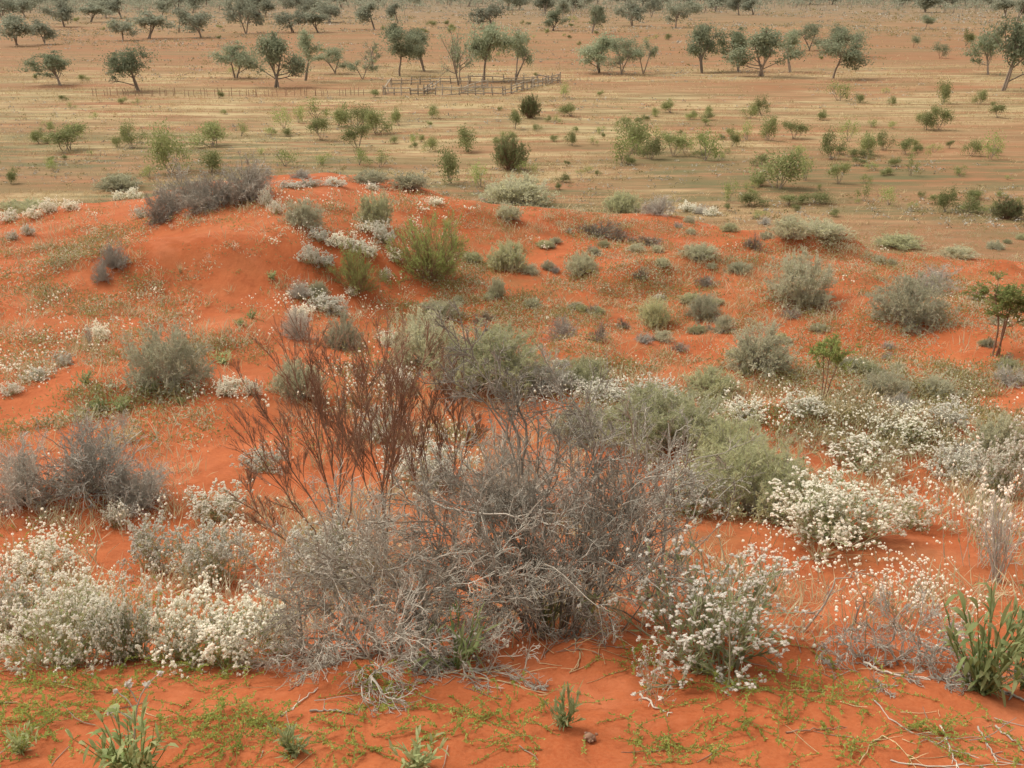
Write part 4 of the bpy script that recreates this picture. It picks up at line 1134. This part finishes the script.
for (kind, i, x, y, w, h, nm, lab, cat) in DUNE:
    P_(kind, i, x, y, w * 1.0, h * (.97 if nm == 'saltbush' else 1.05), nm, lab, cat)

P_(DE, 2, 215, 205, 60, 34, DSN, 'grey fallen dead branches between the two dead shrubs on the crest', 'dead shrub')
P_(DE, 0, 200, 212, 46, 24, DSN, 'lowest grey dead branches at the front of the crest thicket', 'dead shrub')
# small low shrubs filling the right side of the dune
rs = np.random.default_rng(66); n = 0
for _ in range(3000):
    if n >= 95: break
    x = rs.uniform(430, 1030); y = rs.uniform(222, 400)
    if fbm(np.array([x / 55.]), np.array([y / 26.]), 29, 2)[0] < .47: continue
    h = np.interp(y, [220, 400], [7, 12]) * rs.uniform(.6, 1.3)
    kk = [DV, SBP, DK, SBG, SB][rs.integers(0, 5)]; k, g = kk[n % len(kk)]
    put(g, k + '_s', x, y, h * rs.uniform(1.3, 2.4), h, 'shrublet', 'ankle-high grey shrublet among the litter on the right side of the dune', 'shrub', 'ankle-high shrublets on the right of the dune', single=True)
    n += 1

# ------------------------------------------------------------------ trees of the plain
T_open = pick(gen_tree, 4, 'gum', trunks=2, n1=5, n2=4)
T_round = pick(gen_tree, 3, 'round_gum', trunks=1, lean=10, n1=8, n2=5, lo=.45, per=50)
T_lean = pick(gen_tree, 3, 'leaning_gum', trunks=2, lean=30, n1=4, n2=4, lo=.55, sparse=.85, per=36)
T_dark = pick(gen_tree, 2, 'dark_gum', trunks=2, lean=28, mat='tree_dark', n1=5, n2=4, flat=.5)
T_bare = pick(gen_tree, 2, 'bare_gum', trunks=3, lean=24, n1=5, n2=4, sparse=.4, per=26)
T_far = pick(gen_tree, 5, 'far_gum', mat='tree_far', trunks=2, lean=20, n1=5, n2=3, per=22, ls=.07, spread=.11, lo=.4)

TREES = [
    (T_dark, 0, 57, 87, 52, 34, 'dark low tree with two stems and a lopsided crown, leftmost of the front row'),
    (T_dark, 1, 137, 93, 44, 42, 'tree with two small dark crowns on a thin stem in the front row'),
    (T_open, 0, 234, 79, 36, 34, 'rounded tree left of the large grey-green one'),
    (T_open, 1, 276, 88, 48, 52, 'large grey-green tree in front of the wire fence at left'),
    (T_lean, 0, 305, 81, 28, 48, 'thin tall tree right beside the large grey-green one'),
    (T_open, 2, 334, 74, 34, 26, 'low tree between the thin tall one and the stockyard'),
    (T_lean, 1, 362, 80, 28, 22, 'small leaning tree at the left end of the stockyard'),
    (T_round, 0, 398, 77, 40, 54, 'tall dense tree above the left end of the stockyard'),
    (T_open, 3, 424, 72, 40, 40, 'tree with a wide crown right of the tall dense one'),
    (T_bare, 0, 458, 86, 32, 54, 'sparse forked tree standing inside the stockyard'),
    (T_round, 1, 484, 82, 42, 54, 'tall rounded tree behind the stockyard'),
    (T_lean, 2, 515, 81, 34, 48, 'tree with thin leaning trunks right of the tall rounded one'),
    (T_bare, 1, 372, 67, 22, 26, 'small sparse tree behind the left end of the stockyard'),
    (T_open, 0, 601, 73, 40, 38, 'leftmost of the three spreading trees right of the stockyard'),
    (T_open, 2, 622, 75, 36, 36, 'middle of the three spreading trees right of the stockyard'),
    (T_lean, 1, 644, 74, 30, 36, 'rightmost and thinnest of the three spreading trees right of the stockyard'),
    (T_open, 3, 703, 73, 42, 46, 'pale green tree at the left of the right-hand group'),
    (T_dark, 0, 739, 72, 40, 42, 'dark-topped tree in the middle of the right-hand group'),
    (T_open, 1, 762, 77, 54, 46, 'broad tree with a dark trunk in the middle of the right-hand group'),
    (T_lean, 0, 791, 73, 30, 40, 'slim tree right of the broad one in the right-hand group'),
    (T_round, 2, 836, 79, 46, 46, 'rounded tree with one trunk, rightmost of the right-hand group'),
    (T_open, 2, 810, 51, 30, 26, 'tree behind the slim one in the right-hand group'),
    (T_open, 0, 842, 56, 34, 30, 'tree behind the rounded one in the right-hand group'),
    (T_dark, 1, 1006, 92, 52, 70, 'dark tree with hanging crowns at the right edge'),
    (T_dark, 0, 990, 75, 34, 44, 'dark tree left of and behind the one at the right edge'),
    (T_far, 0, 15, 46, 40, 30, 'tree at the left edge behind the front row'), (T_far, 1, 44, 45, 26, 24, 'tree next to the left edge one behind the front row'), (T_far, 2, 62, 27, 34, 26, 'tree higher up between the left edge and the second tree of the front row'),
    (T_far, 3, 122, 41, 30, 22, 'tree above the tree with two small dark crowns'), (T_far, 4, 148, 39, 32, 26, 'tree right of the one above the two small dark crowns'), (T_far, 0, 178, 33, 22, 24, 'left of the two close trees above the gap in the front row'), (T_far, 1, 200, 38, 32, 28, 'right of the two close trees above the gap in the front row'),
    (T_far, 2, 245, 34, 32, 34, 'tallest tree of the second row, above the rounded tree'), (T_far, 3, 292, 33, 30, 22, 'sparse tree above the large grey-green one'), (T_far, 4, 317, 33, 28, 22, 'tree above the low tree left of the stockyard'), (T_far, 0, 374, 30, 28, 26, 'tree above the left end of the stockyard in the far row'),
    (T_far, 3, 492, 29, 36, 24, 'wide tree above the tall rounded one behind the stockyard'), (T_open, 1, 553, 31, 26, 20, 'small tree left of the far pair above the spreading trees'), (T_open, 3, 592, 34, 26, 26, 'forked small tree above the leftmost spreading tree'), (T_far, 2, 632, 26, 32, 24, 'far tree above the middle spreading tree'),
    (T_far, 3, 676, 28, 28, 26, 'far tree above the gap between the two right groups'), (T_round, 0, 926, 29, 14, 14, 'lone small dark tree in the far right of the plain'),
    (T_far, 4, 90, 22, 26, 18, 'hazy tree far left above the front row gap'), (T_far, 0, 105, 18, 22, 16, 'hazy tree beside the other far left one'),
]
for (kind, i, x, y, w, h, lab) in TREES:
    P_(kind, i, x, y, w * 1.1, h * 1.04, 'gum_tree', lab, 'tree', 'trees on the plain', plain=True, sink=.01)

# the far tree line
rs = np.random.default_rng(77); n = 0
for _ in range(4000):
    if n >= 285: break
    x = rs.uniform(-20, 1044); y = 24 - 31 * rs.random() ** .6
    if y > 9 and fbm(np.array([x / 70.]), np.array([y / 12.]), 9, 2)[0] < .52: continue
    if y < -7.5: continue
    h = np.interp(y, [-8, 0, 10, 24], [12, 15, 18, 22]) * rs.uniform(.7, 1.15)
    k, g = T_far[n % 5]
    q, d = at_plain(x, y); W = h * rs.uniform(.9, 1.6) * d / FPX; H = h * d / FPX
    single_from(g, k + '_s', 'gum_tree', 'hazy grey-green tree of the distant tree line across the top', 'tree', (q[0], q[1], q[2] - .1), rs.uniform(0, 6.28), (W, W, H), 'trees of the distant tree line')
    n += 1

# ------------------------------------------------------------------ shrubs of the plain
PB = pick(gen_bushlet, 5, 'bushlet')
PD = pick(gen_bushlet, 2, 'dark_bushlet', mat='tree_dark', n=22, per=70, flat=.6, wood='brown')
DM = pick(gen_saltbush, 1, 'dark_dome', leafm='dome', twigm='brown', th=68, up=.04)
PG = pick(gen_bushlet, 3, 'green_bushlet', mat='green', n=14, per=50)
PLAIN = [
    (PB, 0, 170, 174, 38, 48, 'tallest green shrub behind the dead shrubs on the crest'), (PB, 1, 210, 174, 26, 22, 'rounded dull shrub right of the tallest one behind the crest'), (PG, 0, 148, 180, 18, 14, 'small green shrub left of the tallest one behind the crest'), (PB, 2, 66, 151, 42, 26, 'wide green shrub on the left plain with a darker top'), (PG, 1, 76, 138, 20, 16, 'green shrub standing behind the wide one on the left plain'),
    (PB, 3, 38, 143, 14, 16, 'small shrub left of the wide one on the left plain'), (PB, 4, 132, 148, 26, 26, 'green shrub between the wide one and the tallest one on the left plain'), (PB, 0, 117, 147, 12, 12, 'tiny shrub touching the left of the green one on the left plain'), (PB, 1, 211, 147, 36, 24, 'green shrub above the rounded dull one'), (PG, 2, 241, 135, 16, 16, 'small shrub right of the one above the rounded dull shrub'),
    (PG, 0, 283, 128, 20, 22, 'leftmost of the bright green cluster left of centre'), (PG, 1, 299, 122, 16, 18, 'narrow shrub in the bright green cluster left of centre'), (PG, 2, 316, 118, 28, 22, 'top shrub of the bright green cluster left of centre'), (PB, 2, 320, 140, 22, 24, 'lowest shrub of the bright green cluster left of centre'), (PB, 3, 338, 126, 24, 22, 'right shrub of the bright green cluster left of centre'),
    (PG, 0, 285, 168, 26, 18, 'bright green shrub right behind the crest top'), (PG, 1, 322, 166, 18, 12, 'small green shrub behind the crest right of its top'), (PB, 0, 357, 128, 28, 24, 'upper shrub of the column above the pale crest bushes'), (PB, 1, 377, 134, 24, 24, 'shrub right of the upper one in the column above the pale crest bushes'), (PB, 2, 357, 150, 24, 26, 'middle shrub of the column above the pale crest bushes'), (PG, 2, 380, 168, 26, 18, 'lower right shrub of the column above the pale crest bushes'),
    (PG, 0, 360, 166, 20, 18, 'lower left shrub of the column above the pale crest bushes'), (PB, 3, 399, 126, 14, 18, 'slim shrub right of the column above the pale crest bushes'), (PB, 4, 432, 119, 14, 14, 'small shrub alone below the stockyard'), (PB, 0, 450, 184, 24, 38, 'tall thin shrub left of the dark dome shrub'), (PB, 1, 468, 152, 22, 24, 'grey-green shrub above the tall thin one'), (PG, 1, 479, 188, 22, 26, 'green shrub at the crest edge below the dark dome shrub'),
    (DM, 0, 511, 170, 33, 32, 'dark dome-shaped shrub in the middle of the plain'), (DM, 0, 530, 119, 20, 22, 'dark shrub with a short trunk below the stockyard corner'), (PB, 2, 515, 130, 14, 18, 'lighter shrub left of the dark one below the stockyard corner'), (PG, 2, 563, 99, 16, 16, 'bright shrub at the right end of the stockyard'), (PB, 3, 572, 117, 22, 14, 'low shrub below the right end of the stockyard'), (PG, 0, 526, 174, 22, 14, 'light green shrub touching the right of the dark dome shrub'),
    (PB, 4, 572, 146, 14, 16, 'small shrub alone on straw grass right of the dark dome shrub'), (PG, 1, 624, 164, 26, 30, 'front left of the green clump right of centre'), (PB, 0, 636, 152, 40, 34, 'big middle shrub of the green clump right of centre'), (PB, 1, 650, 160, 22, 22, 'front right of the green clump right of centre'), (PG, 2, 655, 142, 18, 16, 'back right of the green clump right of centre'), (PB, 2, 674, 157, 24, 24, 'shrub between the green clump and the bright pair'),
    (PB, 3, 671, 113, 16, 14, 'small shrub alone on straw grass below the gap in the trees'), (PG, 0, 685, 155, 16, 22, 'left one of the bright pair right of centre'), (PG, 1, 707, 162, 28, 32, 'right and bigger one of the bright pair right of centre'), (PB, 4, 750, 119, 16, 16, 'shrub alone left of the group below the broad tree'), (PB, 0, 762, 116, 14, 20, 'thin shrub right of the lone one below the broad tree'), (PG, 2, 747, 142, 22, 20, 'left shrub of the row above the low thicket at right'),
    (PB, 1, 767, 142, 18, 24, 'dark shrub in the row above the low thicket at right'), (PB, 2, 795, 140, 24, 18, 'right shrub of the row above the low thicket at right'), (PB, 3, 732, 148, 12, 16, 'small shrub left below the row at right'), (PB, 4, 832, 162, 24, 30, 'pale green shrub right of the row'), (PG, 0, 848, 142, 20, 22, 'shrub behind the pale green one right of the row'), (PG, 1, 840, 101, 22, 20, 'bright shrub directly below the rounded right-hand tree'),
    (PB, 0, 944, 104, 16, 24, 'shrub with a thin stem near the right edge of the straw plain'), (PB, 1, 927, 130, 20, 18, 'left of two shrubs below the thin-stemmed one at right'), (PB, 2, 940, 130, 18, 24, 'right of two shrubs below the thin-stemmed one at right'), (PB, 3, 872, 158, 24, 24, 'left shrub of the loose row at right'), (PB, 4, 884, 152, 18, 20, 'middle shrub of the loose row at right'), (PG, 2, 911, 178, 14, 28, 'narrow upright shrub on the red plain at right'),
    (PB, 0, 972, 158, 18, 18, 'left one of the pair near the right edge of the plain'), (PG, 0, 992, 162, 22, 28, 'right one of the pair near the right edge of the plain'), (PB, 1, 778, 190, 46, 38, 'largest shrub of the low thicket at right'), (PG, 1, 805, 182, 18, 26, 'shrub right of the largest in the low thicket at right'), (PB, 2, 839, 185, 18, 22, 'shrub alone right of the low thicket'), (PG, 2, 864, 202, 16, 20, 'left one of two small bright shrubs on the red plain at right'),
    (PG, 0, 889, 206, 20, 20, 'right one of two small bright shrubs on the red plain at right'), (PB, 3, 946, 213, 18, 26, 'wispy shrub on the far right red plain'), (DM, 0, 1008, 222, 28, 20, 'dark rounded shrub near the right edge of the red plain'), (PB, 4, 968, 214, 28, 18, 'low shrub between the wispy one and the dark rounded one'), (PB, 0, 815, 205, 30, 14, 'low shrub below the thicket at right'), (PB, 1, 752, 206, 26, 14, 'low shrub left under the thicket at right'),
    (PG, 1, 729, 202, 16, 22, 'small upright shrub left under the thicket at right'), (PB, 2, 790, 206, 24, 12, 'flat shrub in the middle below the thicket at right'), (PG, 2, 747, 191, 10, 10, 'tiny dark shrub left of the thicket at right'), (PD, 1, 941, 58, 14, 16, 'dark round shrub on the far plain at right'), (PD, 0, 914, 48, 10, 12, 'small dark shrub left of the dark round one on the far plain'), (PB, 3, 966, 46, 12, 16, 'shrub right of the dark round one on the far plain'),
    (PB, 4, 893, 106, 10, 10, 'small shrub alone right of the bright one below the rounded tree'), (PB, 0, 860, 103, 12, 10, 'low shrub right of the bright one below the rounded tree'), (PB, 1, 980, 105, 12, 14, 'small shrub below the dark tree at the right edge'), (PB, 2, 998, 118, 14, 14, 'wispy shrub at the right below the dark tree'), (PB, 3, 10, 184, 14, 16, 'small shrub at the left edge behind the crest'), (PG, 0, 52, 172, 16, 14, 'green shrub alone at left behind the crest'),
    (PB, 4, 690, 120, 12, 10, 'small shrub right of the gap in the trees'), (PB, 0, 430, 152, 16, 16, 'shrub between the column and the grey-green one'), (PG, 1, 800, 160, 14, 14, 'small shrub on the red plain above the low thicket'), (PB, 1, 760, 168, 16, 12, 'small shrub left above the low thicket'), (PB, 2, 905, 156, 18, 16, 'right shrub of the loose row at right'), (PB, 3, 820, 120, 14, 10, 'small shrub on straw grass below the bright one under the tree'),
]
for (kind, i, x, y, w, h, lab) in PLAIN:
    k, g = kind[i % len(kind)]
    put(g, k + '_s', x, y, w * 1.1, h * 1.08, 'plain_shrub', lab, 'shrub', 'shrubs on the plain', plain=True, single=True)

# many more small shrubs dotted over the plain
rs = np.random.default_rng(88); n = 0
for _ in range(6000):
    if n >= 185: break
    x = rs.uniform(-20, 1044); y = rs.uniform(20, 222)
    if y > 170 and x < 560: continue
    if y > 195 and x < 700: continue
    p = np.interp(y, [20, 45, 70, 95, 120, 220], [1, .5, .12, .15, .4, .45])
    if x > 690 and y > 110: p *= 1.5
    if rs.random() > p or fbm(np.array([x / 45.]), np.array([y / 14.]), 19, 2)[0] < .56: continue
    h = np.interp(y, [20, 60, 120, 220], [5, 6, 8, 10]) * rs.uniform(.6, 1.25)
    k, g = (PB + PG)[n % 8]
    put(g, k + '_s', x, y, h * rs.uniform(1, 1.8), h, 'plain_shrub', 'knee-high green shrub, one of many dotted thinly over the plain', 'shrub', 'knee-high shrubs dotted over the plain', plain=True, single=True)
    n += 1


# ------------------------------------------------------------------ stockyard and wire fence
def box_between(mb, a, b, w, t):
    a = np.array(a, float); b = np.array(b, float); d = unit(b - a)
    u = unit(np.cross(d, [0, 0, 1.]) if abs(d[2]) < .9 else np.cross(d, [0, 1., 0])); v = np.cross(u, d)
    V = np.array([p + u * su * t / 2 + v * sv * w / 2 for p in (a, b) for su, sv in ((-1, -1), (1, -1), (1, 1), (-1, 1))])
    mb.add(V, [[0, 3, 2, 1], [4, 5, 6, 7], [0, 1, 5, 4], [1, 2, 6, 5], [2, 3, 7, 6], [3, 0, 4, 7]])


def yard_line(root, a, b, n, hp, rails, rs, dense=False, jog=.25):
    A, _ = at_plain(*a); B, _ = at_plain(*b)
    P = [A + (B - A) * t for t in np.linspace(0, 1, n)]
    tops = []
    for p in P:
        p = p + rs.normal(0, .12, 3) * [1, 1, 0]; p[2] = float(Hfull(p[0], p[1]))
        h = hp * rs.uniform(.75, 1.2); mb = MB(); e = p + [rs.normal(0, .1), rs.normal(0, .1), h]
        tubes(mb, np.array([[p - [0, 0, .3], (p + e) / 2, e]]) - A, [.11], [.09], 7); top = unit(e - p) * .001
        o = child('post', mb.mesh('post', M['post']), root); o.location = A - np.array(root.location); tops.append((p, h))
    step = 3 if not dense else 2
    for i in range(0, n - 1, step):
        j = min(i + step, n - 1)
        for r in range(rails):
            if rs.random() < .12: continue
            z = (r + .6) / rails
            mb = MB(); p0 = tops[i][0] + [0, 0, hp * z * .95 + rs.normal(0, .12)]; p1 = tops[j][0] + [0, 0, hp * z * .95 + rs.normal(0, .06)]
            mid = (p0 + p1) / 2 + [0, 0, rs.normal(0, .05)]
            off = np.array([0, -.15, 0])
            tubes(mb, np.array([[p0, mid, p1]]) + off - A, [.085], [.07], 6)
            o = child('rail', mb.mesh('rail', M['post']), root); o.location = A - np.array(root.location)


rs = np.random.default_rng(6)
q, d = at_plain(455, 92); yard = empty('stockyard', q); tag(yard, 'weathered grey timber stockyard of posts and rails on the plain', 'stockyard')
yard_line(yard, (385, 95), (502, 97), 15, 1.3, 3, rs)
yard_line(yard, (502, 97), (559, 82), 19, 1.45, 3, rs, True)
yard_line(yard, (385, 95), (392, 85), 4, 1.2, 3, rs)
yard_line(yard, (392, 85), (470, 84), 9, 1.15, 2, rs)
yard_line(yard, (470, 84), (559, 82), 9, 1.15, 2, rs)
yard_line(yard, (424, 96), (440, 85), 5, 1.3, 3, rs, True)
yard_line(yard, (462, 95), (488, 88), 5, 1.3, 3, rs, True)

A, _ = at_plain(92, 97); B, _ = at_plain(384, 95); fence = empty('wire_fence', A)
tag(fence, 'long wire fence on rust-brown posts running left from the stockyard', 'fence')
P = [A + (B - A) * t for t in np.linspace(0, 1, 62)]
for i, p in enumerate(P):
    p = p.copy(); p[2] = float(Hfull(p[0], p[1])); mb = MB(); h = 1.05 * rs.uniform(.75, 1.2); p[:2] += rs.normal(0, .35, 2)
    tubes(mb, np.array([[p - [0, 0, .2], p + [0, 0, h * .5], p + [rs.normal(0, .04), 0, h]]]) - A, [.05], [.042], 6)
    P[i] = p; child('post', mb.mesh('post', M['postr']), fence)
for z in (.35, .7, 1.05):
    mb = MB(); tubes(mb, np.array([[p + [0, -.07, z] for p in P]]) - A, [.006], [.006], 4); child('wire', mb.mesh('wire', M['postr']), fence)

# ------------------------------------------------------------------ camera and light
cam = bpy.data.cameras.new('camera'); co = bpy.data.objects.new('camera', cam); COL.objects.link(co)
cam.lens = 36; cam.sensor_width = 36; cam.clip_start = .05; cam.clip_end = 9000
co.location = EYE; co.rotation_euler = (math.pi / 2 - PITCH, 0, 0); scene.camera = co

ELEV, AZ = 56, -62          # weak veiled sun, high and to the left, a little behind the camera's shoulder
w = bpy.data.worlds.new('World'); scene.world = w; w.use_nodes = True; t = w.node_tree; t.nodes.clear()
sky = N(t, 'ShaderNodeTexSky', sky_type='NISHITA'); sky.sun_disc = False; sky.sun_elevation = math.radians(ELEV); sky.sun_rotation = math.radians(AZ + 0)
sky.air_density = 1.0; sky.dust_density = 4.0; sky.ozone_density = 1.0
hs = N(t, 'ShaderNodeHueSaturation'); hs.inputs['Saturation'].default_value = .06; hs.inputs['Value'].default_value = 1.6; t.links.new(sky.outputs[0], hs.inputs['Color'])
bg = N(t, 'ShaderNodeBackground'); bg.inputs['Strength'].default_value = .15; cl = mixc(t, 1.0, hs.outputs[0], (1.0, .965, .87), 'MULTIPLY'); t.links.new(cl, bg.inputs['Color'])
ow = N(t, 'ShaderNodeOutputWorld'); t.links.new(bg.outputs[0], ow.inputs['Surface'])
sl = bpy.data.lights.new('sun', 'SUN'); sl.energy = 1.5; sl.angle = math.radians(24); sl.color = (1, .95, .87)
so = bpy.data.objects.new('sun', sl); COL.objects.link(so)
az = math.radians(AZ); el = math.radians(ELEV)
from mathutils import Vector
dirv = Vector((math.sin(az) * math.cos(el), math.cos(az) * math.cos(el), math.sin(el)))   # toward the sun
so.rotation_euler = (-dirv).to_track_quat('-Z', 'Y').to_euler(); so.location = (0, 0, 60)

scene.render.engine = 'CYCLES'
scene.view_settings.view_transform = 'Standard'; scene.view_settings.look = 'None'; scene.view_settings.exposure = 0
scene.cycles.use_denoising = True
scene.cycles.max_bounces = 6; scene.cycles.diffuse_bounces = 3; scene.cycles.transmission_bounces = 3; scene.cycles.caustics_reflective = False; scene.cycles.caustics_refractive = False
